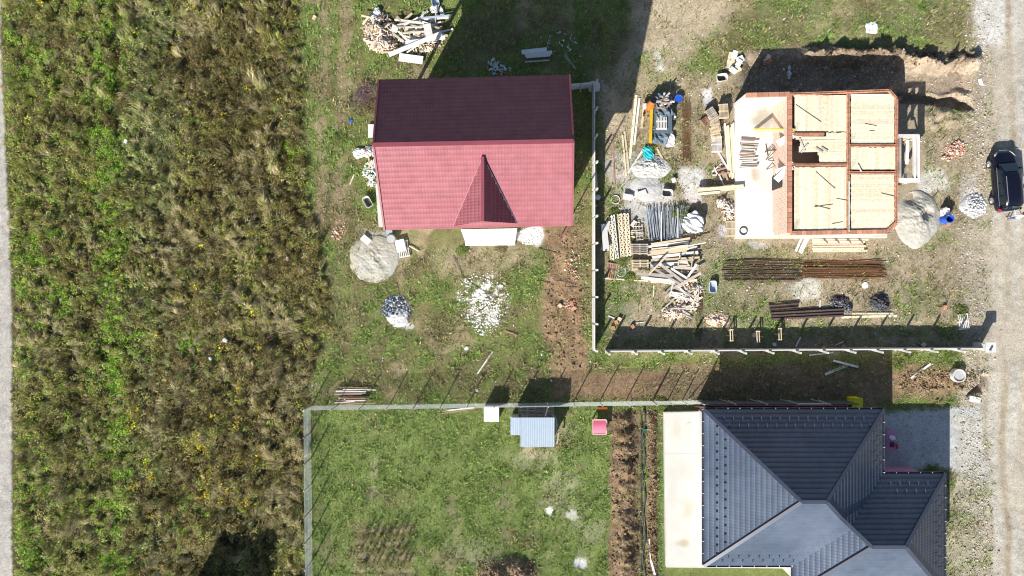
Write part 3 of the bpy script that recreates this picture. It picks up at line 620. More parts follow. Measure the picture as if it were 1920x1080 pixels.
# snow guards: little hooks in two staggered rows
t_ = math.tan(PIT)
def guard(x, y, z, d, sl=None, l=.2):
    o = box('snow_guard', darkcap, (x, y, z+.09), (.05, l, .09) if d == 0 else (l, .05, .09), dk); under(o, sl)
yy = gy0+1.0; i = 0
while yy < gy1-.9:
    dd = .75+(i % 2)*.5; 
    if dd < min(yy-gy0, gy1-yy): guard(gx0+dd, yy, EV+dd*t_, 1, SA['W'], .14)
    yy += .3; i += 1
xx = gx0+1.2; i = 0
while xx < hx0-.1: dd = .45+(i % 2)*.4; guard(xx, gy0+dd, EV+dd*t_, 0, SA['S'], .14); xx += .36; i += 1
for (xa, xb, yt) in ((gx0+1.3, gx1-1.2, gy1), (gx1+.3, hx1-1.1, hy1)):
    xx = xa; i = 0
    while xx < xb:
        dd = .55+(i % 2)*.45; guard(xx, yt-dd, EV+dd*t_, 0, SA['N'] if yt == gy1 else SL['N'], .30); xx += .33; i += 1
for (yb, yt, xe) in ((hy1+.6, gy1-1.1, gx1), (hy0+2, hy1-1.1, hx1)):
    yy = yb; i = 0
    while yy < yt: dd = .4+(i % 2)*.45; guard(xe-dd, yy, EV+dd*t_, 1, SA['E'] if xe == gx1 else SL['E']); yy += .36; i += 1
box('pink_insulation_panel', pinkf, ((gx1+hx1)/2-.45, hy1-ov+.2, 1.5), (hx1-gx1-.6, .08, 3.0), dk)
bar('downpipe', redcap, (gx0+.2, gy1+.15, 3.1), (gx0+.2, gy1-.3, .1), .1, .1, dk, kind='cyl')
mb = MB(); mb.prism([W(1245, 773, .4), W(1325, 771, .4), W(1325, 1050, .4), W(1482, 1054, .4), W(1482, 1066, .4), W(1249, 1064, .4)], -.1, .4); mb.build('terrace_slab', slabm, dk, bevel=.02)
bar('joint_line', conc, W(1246, 851, .403), W(1320, 850, .403), .03, .006, dk)
tri_ = MB(); tri_.prism([W(1478, 1062, .5), W(1490, 1062, .5), W(1490, 1082, .5)], 0, .6); tri_.build('corner_pier', white, dk)
def surface(name, P_, z, parent, stains, col=(.575, .56, .51)):
    xs = [W(*p, z).x for p in P_]; ys = [W(*p, z).y for p in P_]; ax = np.arange(min(xs)+.03, max(xs)-.03, .06); ay = np.arange(min(ys)+.03, max(ys)-.03, .06); A, B = np.meshgrid(ax, ay)
    qx, qy = 960+A*F/(H-z), 540-B*F/(H-z); wx, wy = warp(qx, qy, 6, 18, 66); C = np.ones(A.shape+(3,))*np.array(col)*(.9+.16*fbm(qx, qy, 14, 5, 67))[..., None]
    for cx, cy, rx, ry, c, al in stains: m = (ss(1.25, .3, ell(wx, wy, cx, cy, rx, ry)+(fbm(qx, qy, 8, 3, 68)-.5)*.5)*al)[..., None]; C = C*(1-m)+np.array(c)*m
    i = np.arange(A.size).reshape(A.shape); f = np.stack([i[:-1, :-1], i[:-1, 1:], i[1:, 1:], i[1:, :-1]], -1).reshape(-1, 4); ins = polyd(qx, qy, P_).ravel() > .8
    return npmesh(name, np.stack([A.ravel(), B.ravel(), np.full(A.size, z+.004)], -1), f[ins[f].all(1)], colmat('screed', .85, 20, .06, 0, .1), C.reshape(-1, 3), parent)
surface('screed_surface', [(1245, 773), (1325, 771), (1325, 1050), (1482, 1054), (1482, 1066), (1249, 1064)], .4, dk, [(1283, 885, 22, 18, (.47, .455, .41), .6), (1290, 955, 14, 22, (.45, .41, .32), .6), (1278, 1020, 12, 9, (.40, .33, .2), .7), (1268, 800, 10, 20, (.50, .46, .38), .6), (1262, 905, 12, 60, (.5, .485, .44), .5)])
# ---- unfinished brick house
uh = empty('unfinished_brick_house', Vector((22, 9.5, 0)), 'roofless red block house shell with boarded formwork floor and pale slab', 'house')
Z1 = 3.1
mb = MB(); mb.prism([W(1378, 192, .3), W(1400, 178, .3), W(1668, 176, .3), W(1664, 446, .3), W(1379, 447, .3)], -.3, .3); mb.build('floor_slab', slabm, uh, bevel=.02)
surface('screed_surface', [(1378, 192), (1400, 178), (1482, 178), (1482, 446), (1379, 447)], .3, uh, [(1432, 222, 32, 30, (.33, .31, .25), .95), (1420, 326, 12, 16, (.42, .33, .2), .8), (1440, 330, 22, 60, (.55, .54, .5), .7), (1430, 255, 30, 8, (.55, .42, .34), .5), (1452, 400, 10, 40, (.6, .58, .52), .6)], (.68, .665, .62))
def wl(p, q, th=.28, top=None, z1=Z1-.26):
    a, b = W(*p, Z1), W(*q, Z1); wallbar('wall', brick_p if top != 'w' else white, (a.x, a.y), (b.x, b.y), .3, z1, th, uh)
    if top in ('brick', 'w'):
        n_ = max(1, int((b-a).length/.36))
        for i in range(n_):
            c0, c9 = a.lerp(b, (i+.03)/n_), a.lerp(b, (i+.97)/n_); d_ = Vector((0, 0, -.13+random.uniform(0, .015)))
            bar('brick', brickm, c0+d_, c9+d_, th+.01, .25, uh)
    elif top == 'trough':       # U blocks with cage of reinforcement inside
        d = (b-a).normalized(); s = Vector((-d.y, d.x, 0))
        n_ = max(1, int((b-a).length/.36))
        for i in range(n_):
            for sg in (-1, 1):
                c0, c9 = a.lerp(b, (i+.03)/n_)+s*sg*(th/2-.03), a.lerp(b, (i+.97)/n_)+s*sg*(th/2-.03); d_ = Vector((0, 0, -.13+random.uniform(0, .015)))
                bar('brick', brickm, c0+d_, c9+d_, .06, .25, uh)
        for sg in (-.5, .5): bar('reinforcing_bar', rust_d, a+s*sg*th*.5-Vector((0, 0, .06)), b+s*sg*th*.5-Vector((0, 0, .06)), .02, .02, uh)
wl((1400, 178), (1482, 176), .30, 'w'); wl((1482, 176), (1590, 172), .17, 'trough'); wl((1590, 172), (1668, 169), .17, 'trough'); wl((1668, 169), (1682, 185), .17, 'trough')
wl((1682, 185), (1681, 418), .17, 'trough'); wl((1681, 418), (1664, 434), .26, 'brick'); wl((1664, 434), (1484, 437), .28, 'brick'); wl((1482, 176), (1482, 437), .24, 'brick')
wl((1591, 172), (1591, 434), .17, 'trough'); wl((1487, 251), (1546, 251), .17, 'trough'); wl((1487, 309), (1590, 309), .17, 'trough'); wl((1592, 273), (1681, 273), .17, 'trough'); wl((1592, 323), (1681, 323), .17, 'trough')
# west face courses of the middle wall (clay blocks with recessed joints)
a = W(1477, 178, Z1); b = W(1477, 436, Z1); mb = MB(); L_ = (a-b).length; zc = .3
while zc < Z1-.3:
    off = .19 if int(zc*4) % 2 else 0; y_ = b.y+off
    while y_ < a.y-.1:
        if not (b.y+3.4 < y_ < b.y+4.4 and zc < 2.2): mb.box((a.x+.0+random.uniform(-.004, .004), y_+.18, zc+.12), (.06, .355, .225))
        y_ += .375
    zc += .24
tag(mb.build('brick_face', brick_p, uh), kind='stuff')
mb = MB(); p_ = W(1477, 360, 1.5); mb.box((a.x-.02, b.y+3.9, 1.25), (.1, 1.0, 1.9)); mb.build('doorway', black, uh)
# formwork decks
def deck(x0, y0, x1, y1, axis, n_, skip=None, z=2.98):
    for i in range(n_):
        j = random.uniform(-.006, .006)
        if axis == 'v':
            xa = x0+(x1-x0)*(i+.5)/n_; a_, b_ = W(xa, y0+random.uniform(0, 1.2), z), W(xa, y1-random.uniform(0, 1.2), z); w_ = (x1-x0)/n_*.0383
        else:
            ya = y0+(y1-y0)*(i+.5)/n_; a_, b_ = W(x0+random.uniform(0, 1), ya, z), W(x1-random.uniform(0, 1), ya, z); w_ = (y1-y0)/n_*.0383
        if skip: a_, b_ = skip(i, a_, b_)
        d_ = Vector((0, 0, j)); bar('plank', wood_y, a_+d_, b_+d_, w_-.006, .03, uh)
deck(1490, 178, 1587, 247, 'v', 20); deck(1595, 176, 1677, 270, 'h', 20); deck(1595, 276, 1678, 319, 'v', 17); deck(1489, 313, 1587, 433, 'v', 20); deck(1595, 327, 1677, 430, 'h', 22)
deck(1549, 248, 1587, 258, 'v', 8)
def sk(i, a_, b_):
    y_ = 258+i*50/9.; 
    if y_ > 282: a_ = W(1536+random.uniform(-4, 3), y_+2.5, 2.98)
    elif y_ > 258: a_ = W(1499+random.uniform(-2, 3), y_+2.5, 2.98)
    return a_, b_
deck(1491, 256, 1587, 306, 'h', 9, sk)
for (p, q_) in (((1499, 259), (1509, 284)), ((1530, 277), (1543, 286)), ((1540, 276), (1552, 284)), ((1502, 286), (1515, 270))): bar('plank', wood_g, W(*p, 3.05), W(*q_, 3.08), .12, .03, uh)
for (p, q_) in (((1492, 196), (1540, 229)), ((1530, 322), (1566, 354)), ((1528, 385), (1556, 392)), ((1527, 388), (1562, 383)), ((1568, 372), (1588, 376)), ((1652, 362), (1680, 369)), ((1630, 245), (1640, 245)), ((1560, 420), (1580, 416)), ((1615, 316), (1620, 324)), ((1622, 232), (1644, 236))): bar('loose_bar', rust_d, W(*p, 3.02), W(*q_, 3.03), .022, .022, uh)
for (p, q_) in (((1609, 309), (1615, 322)), ((1592, 340), (1592, 434))): bar('batten', wood_w, W(*p, 3.1), W(*q_, 3.1), .07, .05, uh)
# column starter bars
for (x_, y_) in ((1487, 173), (1590, 170), (1668, 167), (1683, 186), (1591, 273), (1681, 273), (1681, 323), (1591, 323), (1487, 251), (1487, 309), (1487, 434), (1590, 434), (1664, 434), (1681, 416), (1530, 171), (1640, 169)):
    for dx, dy in ((-.09, -.09), (.09, -.09), (.09, .09), (-.09, .09)):
        p = W(x_, y_, Z1); bar('starter_bar', rust_d, p+Vector((dx, dy, -.1)), p+Vector((dx, dy, .55)), .014, .014, uh)
# east porch frame of formwork
def fw(p, q_, w_=.25, t_2=.22, m_=wood_w, z=3.05): bar('porch_beam', m_, W(*p, z), W(*q_, z), w_, t_2, uh)
fw((1684, 255), (1723, 255), .22, .2, conc_l); fw((1685, 338), (1723, 338), .28); fw((1714, 258), (1714, 335), .12); fw((1721, 254), (1721, 340), .14, .25); fw((1687, 258), (1687, 335), .12, .2, wood_g); fw((1702, 262), (1700, 308), .22, .06, foam, 2.9); fw((1698, 325), (1697, 345), .2, .06, foam, 2.8)
for x_, y_ in ((1719, 257), (1719, 336), (1702, 337), (1704, 257)):
    p = W(x_, y_, 3.0); bar('porch_post', wood, Vector((p.x, p.y, 0)), p, .18, .18, uh)
bar('brace', wood_g, W(1705, 300, 2.8), W(1722, 262, .2), .08, .08, uh)
# ramp beam from slab up to wall head
bar('ramp_beam', wood_y, W(1414, 245, .36), W(1490, 245, 3.12), .22, .07, uh); bar('ramp_beam', yellow, W(1414, 242, .36), W(1490, 242, 3.16), .06, .1, uh)
for (p, z1, q_, z2) in (((1434, 286), .35, (1455, 275), .9), ((1436, 300), .35, (1459, 277), 1.2), ((1440, 283), .35, (1470, 279), 1.5), ((1440, 300), .35, (1458, 302), .8), ((1437, 318), .34, (1470, 304), 1.4), ((1436, 270), .34, (1440, 292), .34)):
    bar('loose_bar', rust_d, W(*p, z1), W(*q_, z2), .05, .05, uh)
for p, q_ in (((1455, 338), (1488, 305)), ((1458, 270), (1488, 252)), ((1455, 325), (1486, 312))): bar('plaster_board', white, W(*p, 2.2), W(*q_, 3.05), .5, .03, uh)
# ------------------------------------------------------------------ generic site goods
def plank(p, q_, w=.15, t=.05, z=None, z2=None, m=wood, name='plank', label=None, group=None, cat='plank', roll=0):
    za = g1(*p)+t/2+.02 if z is None else z; zb = (g1(*q_)+t/2+.02 if z is None else z) if z2 is None else z2
    o = bar(name, m, W(*p, za), W(*q_, zb), w, t, roll=roll)
    return tag(o, label or 'loose sawn plank lying on the building plot', cat, group)
def jumble(n_, pts, length, w, group, label, mats_, zb=.05, dz=.5, ang=None, spread=.6, t=.03, name='plank', cat='plank'):
    for i in range(n_):
        cx_, cy_, rx_, ry_ = random.choice(pts); r_ = math.sqrt(random.random()); u_ = random.uniform(0, 6.283)
        c = W(cx_+math.cos(u_)*r_*rx_, cy_+math.sin(u_)*r_*ry_); l = random.uniform(*length)
        a_ = random.gauss(ang, spread) if ang is not None else random.uniform(0, 3.14)
        z_ = zb+dz*(1-r_*.8)*random.random()**.6; d = Vector((math.cos(a_)*l/2, math.sin(a_)*l/2, random.uniform(-.08, .08)*l)); c.z = z_+.04
        o = bar(name, random.choice(mats_), c-d, c+d, random.uniform(*w), t, roll=random.uniform(-.25, .25)); tag(o, label, cat, group)
def scraps(name, n_, pts, length, w, cols, label, h=.5, cat='scrap wood'):
    """mound of small offcuts nobody could count: one mesh of short boards"""
    V_, F_, C_ = [], [], []
    cub = np.array([[x, y, z] for x in (-.5, .5) for y in (-.5, .5) for z in (-.5, .5)]); cf = np.array([[0, 1, 3, 2], [4, 6, 7, 5], [0, 4, 5, 1], [2, 3, 7, 6], [0, 2, 6, 4], [1, 5, 7, 3]])
    for i in range(n_):
        cx_, cy_, rx_, ry_ = random.choice(pts); r_ = math.sqrt(random.random()); u_ = random.uniform(0, 6.283)
        c = W(cx_+math.cos(u_)*r_*rx_, cy_+math.sin(u_)*r_*ry_); c.z = h*(1-r_)*random.uniform(.3, 1)+.05
        M = Matrix.Translation(c) @ Matrix.Rotation(random.uniform(0, 6.28), 4, 'Z') @ Matrix.Rotation(random.uniform(-.5, .5), 4, 'Y') @ Matrix.Rotation(random.uniform(-.7, .7), 4, 'X')
        s = np.array([random.uniform(*length), random.uniform(*w), random.uniform(.02, .06)]); v = (cub*s) @ np.array(M.to_3x3()).T+np.array(c)
        V_.append(v); F_.append(cf+8*i); C_.append(np.repeat((np.array(random.choice(cols))*random.uniform(.75, 1.15))[None], 8, 0))
    o = npmesh(name, np.concatenate(V_), np.concatenate(F_), stm, np.concatenate(C_)); return tag(o, label, cat, kind='stuff')
def mound(name, cx, cy, rx, ry, h, cols, label, cat, seed=1, rough=.12, rot=0, peak=1.3, hollow=()):
    n_ = 96; t = np.linspace(-1.25, 1.25, n_); A, B = np.meshgrid(t, t); rr = np.hypot(A, B)
    c_, s_ = math.cos(rot), math.sin(rot); qx, qy = (A*c_-B*s_)*rx+cx, (A*s_+B*c_)*ry+cy
    e = rr+(fbm(A*40+seed*50, B*40, 26, 2, seed)-.5)*.28
    z = h*np.clip(1-e, 0, 1)**(1/peak)*(1+rough*4*(fbm(qx, qy, 9, 4, seed+3)-.5)+rough*2.5*(fbm(qx, qy, 3, 2, seed+4)-.5))-ss(.92, 1.1, e)*.12
    for hx_, hy_, hr_, hd_ in hollow: z = z-hd_*np.exp(-((qx-hx_)**2+(qy-hy_)**2)/hr_**2)*(z > .05)
    z = z+ .02; x_, y_ = (qx-960)*H/F, (540-qy)*H/F
    cc = np.array(cols[0])+(np.array(cols[1])-np.array(cols[0]))*ss(.35, .65, fbm(qx, qy, 20, 4, seed+5))[..., None]; cc = cc*(.9+.25*fbm(qx, qy, 4, 2, seed+6))[..., None]
    i = np.arange(n_*n_).reshape(n_, n_); f = np.stack([i[:-1, :-1], i[:-1, 1:], i[1:, 1:], i[1:, :-1]], -1).reshape(-1, 4)
    zf = z.reshape(-1); keep = (zf[f] > -.12).any(1)
    o = npmesh(name, np.stack([x_.ravel(), y_.ravel(), zf], -1), f[keep], sandm, cc.reshape(-1, 3), smooth=True); return tag(o, label, cat)
def sheet(name, m, px_, py_, w_, d_, h_, rot, label, cat, seed=0, group=None):
    """crumpled bag or tarpaulin: closed lumpy body"""
    bm = bmesh.new(); bmesh.ops.create_icosphere(bm, subdivisions=4, radius=1)
    for v in bm.verts:
        p = v.co; n_ = (math.sin(p.x*5+seed)+math.sin(p.y*7+seed*2)+math.sin(p.z*6+p.x*4)+math.sin(p.x*13+p.y*11+seed))*.06
        sx = math.copysign(abs(p.x)**.7, p.x); sy = math.copysign(abs(p.y)**.7, p.y); r_ = 1+n_
        v.co = (sx*w_/2*r_, sy*d_/2*r_, max(-.02, (p.z*.5+.35)*h_*(1+n_*2)+random.uniform(-.01, .01)))
    me = bpy.data.meshes.new(name); bm.to_mesh(me); bm.free(); o = link(name, me, m); o.location = W(px_, py_); o.location.z = 0.02; o.rotation_euler.z = rot
    return tag(o, label, cat, group)
def tub(px_, py_, w_, d_, rot, m, label, h_=.38, fill=None, name='mortar_tub'):
    e_ = empty(name, W(px_, py_)+Vector((0, 0, .02)), label, 'tub', rz=rot); mb = MB()
    def ring(s, z, n_=20):
        return [Vector((math.copysign(abs(math.cos(t))**.5, math.cos(t))*w_/2*s, math.copysign(abs(math.sin(t))**.5, math.sin(t))*d_/2*s, z)) for t in [2*math.pi*i/n_ for i in range(n_)]]
    mb.loft([ring(.78, 0), ring(1, h_), ring(1.07, h_), ring(1.07, h_+.03), ring(.96, h_+.03), ring(.74, .04)]); o = mb.build('shell', m); o.parent = e_
    mb = MB(); mb.loft([ring(.75, .045), ring(.77, .09)]); o = mb.build('residue', fill or greyp); o.parent = e_; return e_
def lathe(name, m, prof, n_=28, parent=None):
    mb = MB(); mb.loft([[Vector((math.cos(2*math.pi*i/n_)*r_, math.sin(2*math.pi*i/n_)*r_, z_)) for i in range(n_)] for r_, z_ in prof], cap=True); o = mb.build(name, m, smooth=False); o.parent = parent; return o
# pallets
def make_pallet(m, slats=7, L1=1.2, W1=.8, name='pallet'):
    e_ = empty(name, (0, 0, 0), '', 'pallet')
    for i in range(slats):
        o = link('slat', unit('box', m), None, e_, Matrix.Translation((0, -W1/2+W1*(i+.5)/slats, .135)) @ Matrix.Diagonal((L1, W1/slats*.46, .022, 1)))
    for x_ in (-.5, 0, .5):
        link('stringer', unit('box', m), None, e_, Matrix.Translation((x_*(L1-.1), 0, .075)) @ Matrix.Diagonal((.1, W1, .09, 1)))
        link('bottom_slat', unit('box', m), None, e_, Matrix.Translation((x_*(L1-.1), 0, .015)) @ Matrix.Diagonal((.1, W1, .022, 1)))
    return e_
def copy_tree(o):
    c = o.copy(); COL.objects.link(c)
    for ch in list(o.children): d_ = ch.copy(); COL.objects.link(d_); d_.parent = c
    return c
PAL = {}
def pallet(px_, py_, rot, label, m=wood_g, z=0.02, slats=7, tilt=0, group='pallets on the building plots', s=1.0):
    k_ = (m.name, slats)
    if k_ not in PAL: o = make_pallet(m, slats); PAL[k_] = o
    else: o = copy_tree(PAL[k_])
    o['label'] = label; o['group'] = group; o.location = W(px_, py_, z); o.location.z = z; o.rotation_euler = (tilt, 0, R(rot)); o.scale = (s, s, 1); return o
st = 'pallets piled beside the brick house'
for i in range(5): pallet(1356, 209, 90+0+i, 'upper pallet of the square stack touching the block house corner' if i == 4 else 'brown pallet inside the square stack by the block house corner', wood_r if i != 4 else wood, .02+.15*i, 9, group=None if i == 4 else st, s=.9)
for i in range(4): pallet(1335, 216, 90+28+i*2, 'brown pallet skewed in the tilted stack next to the square stack', wood_r if i < 3 else wood_g, .02+.15*i, 8, group=st, s=.9)
for i in range(3): pallet(1326, 226, 35, 'low brown pallet slipping out under the tilted stack', wood_r, .02+.13*i, 6, group=st, s=.8)
for i in range(4): pallet(1340, 234, 90+8+i, 'pallet in the middle stack of the column beside the slab', wood if i == 3 else wood_r, .02+.15*i, 9, group=st, s=.92)
for i in range(3): pallet(1341, 252, 90+12, 'pallet in the stack below the middle one beside the slab', wood, .02+.15*i, 9, group=st, s=.92)
for i in range(3): pallet(1343, 271, 90+2, 'pallet in the southernmost stack of the column beside the slab', wood_w if i == 2 else wood, .02+.15*i, 10, group=st, s=1.0)
pallet(1370, 429, 90, 'pale ladder-like pallet lying at the slab edge below the offcuts', wood, .02, 9)
pallet(1146, 508, 80, 'pinkish pallet with long gaps lying near the wall corner', wood_r, .05, 5, tilt=.1)
for i in range(3): pallet(1199, 467, 0, 'closely slatted pallet stacked beside the long lattice beams', wood_g, .02+.15*i, 6, group='closed pallets by the timber heap', s=1.05)
for i in range(3): pallet(1200, 497, 0, 'pale pallet stacked south of the closely slatted pallets', wood, .02+.15*i, 7, group='pale pallets by the timber heap', s=1.05)
pallet(1805, 603, 97, 'grey pallet lying on grass beside the road shoulder', wood_w, .02, 6)
pallet(757, 467, 100, 'pallet loaded with a paper sack beside the sand pile', wood_w, .02, 6, s=1.05)
pallet(1240, 228, 90, 'pinkish pallet lying on the dark tarpaulin heap', wood_w, .75, 7)
pallet(990, 771, 5, 'grey timber pallet stacked behind the blue shed', wood_g, 1.0, 6)
pallet(1020, 770, -4, 'grey open crate frame stacked behind the blue shed', wood_g, 1.05, 4)
# ------------------------------------------------------------------ walls and fences
def post_h(p, q_, n_, label, hpost, hpan, name='concrete_fence', side=1, mw=conc_l):
    a, b = W(*p), W(*q_); e_ = empty(name, a.copy(), label, 'wall'); d = (b-a).normalized(); s = Vector((-d.y, d.x, 0))*side
    for i in range(n_+1):
        c = a.lerp(b, i/n_)+s*(-.06); bar('post', mw, c, c+Vector((0, 0, hpost))-s*.10, .12, .14, e_)
        bar('post_foot', mw, c+s*.02, c-s*.20+Vector((0, 0, .05)), .12, .10, e_)
        if i < n_:
            for k_ in range(3):
                p0, p1 = a.lerp(b, (i+.035)/n_), a.lerp(b, (i+.965)/n_); zz_ = hpan*(k_+.5)/3; bar('panel', mw, p0+Vector((0, 0, zz_)), p1+Vector((0, 0, zz_)), .09, hpan/3-.012, e_)
    return e_
post_h((1111, 163), (1111, 655), 10, 'pale concrete panel wall running straight along the red house plot', 1.75, 1.28, side=-1)
post_h((1136, 656), (1826, 651), 14, 'pale concrete panel wall with posts separating building plot from brown strip', 2.0, 1.25, side=1)
post_h((1066, 168), (1110, 164), 2, 'short concrete wall piece joining the red house corner to the long wall', 1.4, 1.3, side=1)
e_ = empty('gate_pillar', W(1829, 648), 'square white capped pillar at the road end of the concrete wall', 'pillar'); box('shaft', conc_l, W(1829, 648)+Vector((0, 0, .8)), (.5, .5, 1.6), e_); box('cap', white, W(1829, 648)+Vector((0, 0, 1.65)), (.75, .75, .1), e_)
sheet('plaster_splash', conc_l, 1113, 163, .9, .8, .12, 0, 'grey mortar lump at the corner of the two concrete walls', 'mortar lump', 3)
def chain(p, q_, n_, label, h_=1.8, lean=Vector((0, 0, 0)), name='wire_fence', dense=True):
    a, b = W(*p), W(*q_); e_ = empty(name, a.copy(), label, 'fence'); d = (b-a).normalized(); L_ = (b-a).length
    for i in range(n_+1):
        c = a.lerp(b, i/n_); bar('post', foam if i % 3 == 0 else conc, c, c+Vector((0, 0, h_+.2)), .06, .06, e_)
    for z_ in (.1, .9, h_): bar('line_wire', wire, a+Vector((0, 0, z_)), b+Vector((0, 0, z_)), .008, .008, e_)
    # woven mesh: ribbons at 45 degrees both ways
    st_ = .12; k_ = int((L_+h_)/st_); V_, F_ = [], []
    for sgn in (1, -1):
        for i in range(k_):
            u0 = i*st_-(h_ if sgn > 0 else 0); u1 = u0+sgn*h_; z0_, z1_ = 0., h_
            lo_, hi_ = (u0, u1)
            def cl(u, z): return u, z
            t0, t1 = 0., 1.
            for bound, sg in ((0., 1), (L_, -1)):
                f0, f1 = (lo_-bound)*sg, (hi_-bound)*sg
                if f0 < 0 and f1 < 0: t0 = 2; break
                if f0 < 0: t0 = max(t0, f0/(f0-f1))
                if f1 < 0: t1 = min(t1, f0/(f0-f1))
            if t0 >= t1: continue
            A = a+d*(lo_+(hi_-lo_)*t0)+Vector((0, 0, h_*t0)); B = a+d*(lo_+(hi_-lo_)*t1)+Vector((0, 0, h_*t1)); w_ = d*.0045; o_ = len(V_); wz = Vector((-d.y, d.x, 0))*.004
            V_ += [A-w_+wz, A+w_-wz, B+w_-wz, B-w_+wz]; F_.append((o_, o_+1, o_+2, o_+3))
    o = npmesh('wire_mesh', V_, F_, wire, None, e_); tag(o, kind='stuff'); return e_
chain((584, 761), (1222, 752), 13, 'pale wire mesh fence running across behind the blue shed')
chain((583, 763), (586, 1098), 7, 'pale wire mesh fence between the overgrown field and lawn')
chain((1224, 752), (1306, 751), 3, 'short wire fence by the pale terrace slab corner', 1.6)
bar_f = empty('panel_fence', W(1306, 751), 'dark grey panel fence close behind the slate roofed house', 'fence')
for i in range(5):
    a, b = W(1308+i*57, 751), W(1308+(i+1)*57-3, 751)
    bar('post', conc, a, a+Vector((0, 0, 1.9)), .07, .07, bar_f)
    bar('brace', conc, a+Vector((-.7, .12, .05)), a+Vector((0, .05, 1.75)), .05, .05, bar_f)
    for k_ in range(4): bar('panel', dkgrey if (i, k_) != (3, 3) else conc, a+Vector((.05, 0, .25+.42*k_)), b+Vector((0, 0, .25+.42*k_)), .04, .4, bar_f)
e_ = empty('yellow_bin', W(1596, 752), 'bright yellow box standing at the end of the dark fence', 'box'); mb = MB(); c = W(1596, 751); mb.box(c+Vector((0, 0, .45)), (.75, .65, .9)); mb.build('body', yellow2, e_, bevel=.04); mb = MB(); mb.box(c+Vector((0, 0, .93)), (.82, .72, .07), rx=.08); mb.build('lid', yellow2, e_, bevel=.02)
o = bar('copper_pipe', redcap, W(1330, 760, 2.2), W(1590, 761, 2.2), .06, .06, kind='cyl'); tag(o, 'long red brown pipe between the dark fence and the eave', 'pipe')
# blue shed
sh = empty('blue_shed', W(1000, 805), 'small timber shed with a pale blue ribbed metal roof', 'shed'); zt, zl = 2.05, 1.75
P_ = [W(957, 783, 2.0), W(1040, 783, 2.0), W(1040, 838, 1.8), W(976, 838, 1.8), W(976, 816, 1.88), W(957, 816, 1.88)]
def ribbed(name, x0, x1, ytop, ybot, z0_, z1_):
    us = np.arange(x0, x1, .035); w_ = .022*(np.sin(us*2*math.pi/.16) > .2); n_ = len(us); w_ = w_*.5; top = np.stack([us, np.full(n_, ytop), z0_+w_], -1); bot = np.stack([us, np.full(n_, ybot), z1_+w_], -1); i = np.arange(n_-1)
    npmesh(name, np.concatenate([top, bot]), np.stack([i, i+1, i+1+n_, i+n_], -1), blueroof, None, sh)
ribbed('roof_sheet', P_[0].x, P_[4].x, P_[0].y, P_[4].y, 2.0, 1.88); ribbed('roof_sheet', P_[4].x, P_[1].x, P_[1].y, P_[2].y, 2.0, 1.8)
mb = MB(); mb.loft([[P_[5]+Vector((.1, .1, -.06)), P_[0]+Vector((.1, -.1, -.06)), P_[0]+Vector((.1, -.1, -1.9)), P_[5]+Vector((.1, .1, -1.8))], [W(974, 816, 1.82), W(974, 785, 1.9), Vector((W(974, 785, 1.9).x, W(974, 785, 1.9).y, 0)), Vector((W(974, 816, 1.82).x, W(974, 816, 1.82).y, 0))]]); mb.build('wall', wood_g, sh)
q0, q1, q2, q3 = W(977, 785, 1.9), W(1038, 785, 1.9), W(1038, 835, 1.7), W(977, 835, 1.7)
for a_, b_ in ((q0, q1), (q1, q2), (q2, q3), (q3, q0)): 
    n_ = int((a_-b_).length/.15)
    for i in range(n_):
        c = a_.lerp(b_, (i+.5)/n_); bar('plank', wood_g, Vector((c.x, c.y, 0)), Vector((c.x, c.y, c.z-.05)), .13 if abs(a_.x-b_.x) > .5 else .025, .025 if abs(a_.x-b_.x) > .5 else .13, sh)
for (p, q_, z_) in (((1043, 784), (1043, 812), 1.2), ((1041, 780), (1046, 800), .9), ((1047, 812), (1045, 832), .8), ((1038, 776), (1038, 786), 1.7)): bar('loose_board', wood_g, W(*p, z_), W(*q_, z_), .1, .04, sh)
for i in range(5):
    for p, q_ in (((973+i*16, 762), (973+i*16, 782)),): bar('rack_upright', wood_g, W(*p, 1.3), W(*q_, 1.3), .06, .06, sh)
for y_ in (764, 770, 776): bar('rack_rail', wood_g, W(971, y_, 1.3), W(1037, y_+1, 1.3), .05, .05, sh)
bar('rack_rail', wood_g, W(1028, 760, 1.5), W(1023, 779, 1.9), .1, .05, sh)
bar('prop', wood_w, W(956, 765, 0), W(957, 783, 1.9), .05, .05, sh)
e_ = empty('white_cabinet', W(922, 772), 'white box-like cabinet standing in the lawn by the mesh fence', 'cabinet'); c = W(922, 774, .5); mb = MB(); mb.box((c.x, c.y, .55), (1.1, 1.05, 1.1)); mb.build('body', white, e_, bevel=.04); mb = MB(); mb.box((c.x, c.y, 1.12), (1.14, 1.09, .05)); mb.build('lid', foam, e_, bevel=.02); bar('lid_seam', conc, (c.x-.04, c.y-.5, 1.15), (c.x-.04, c.y+.5, 1.15), .02, .012, e_)
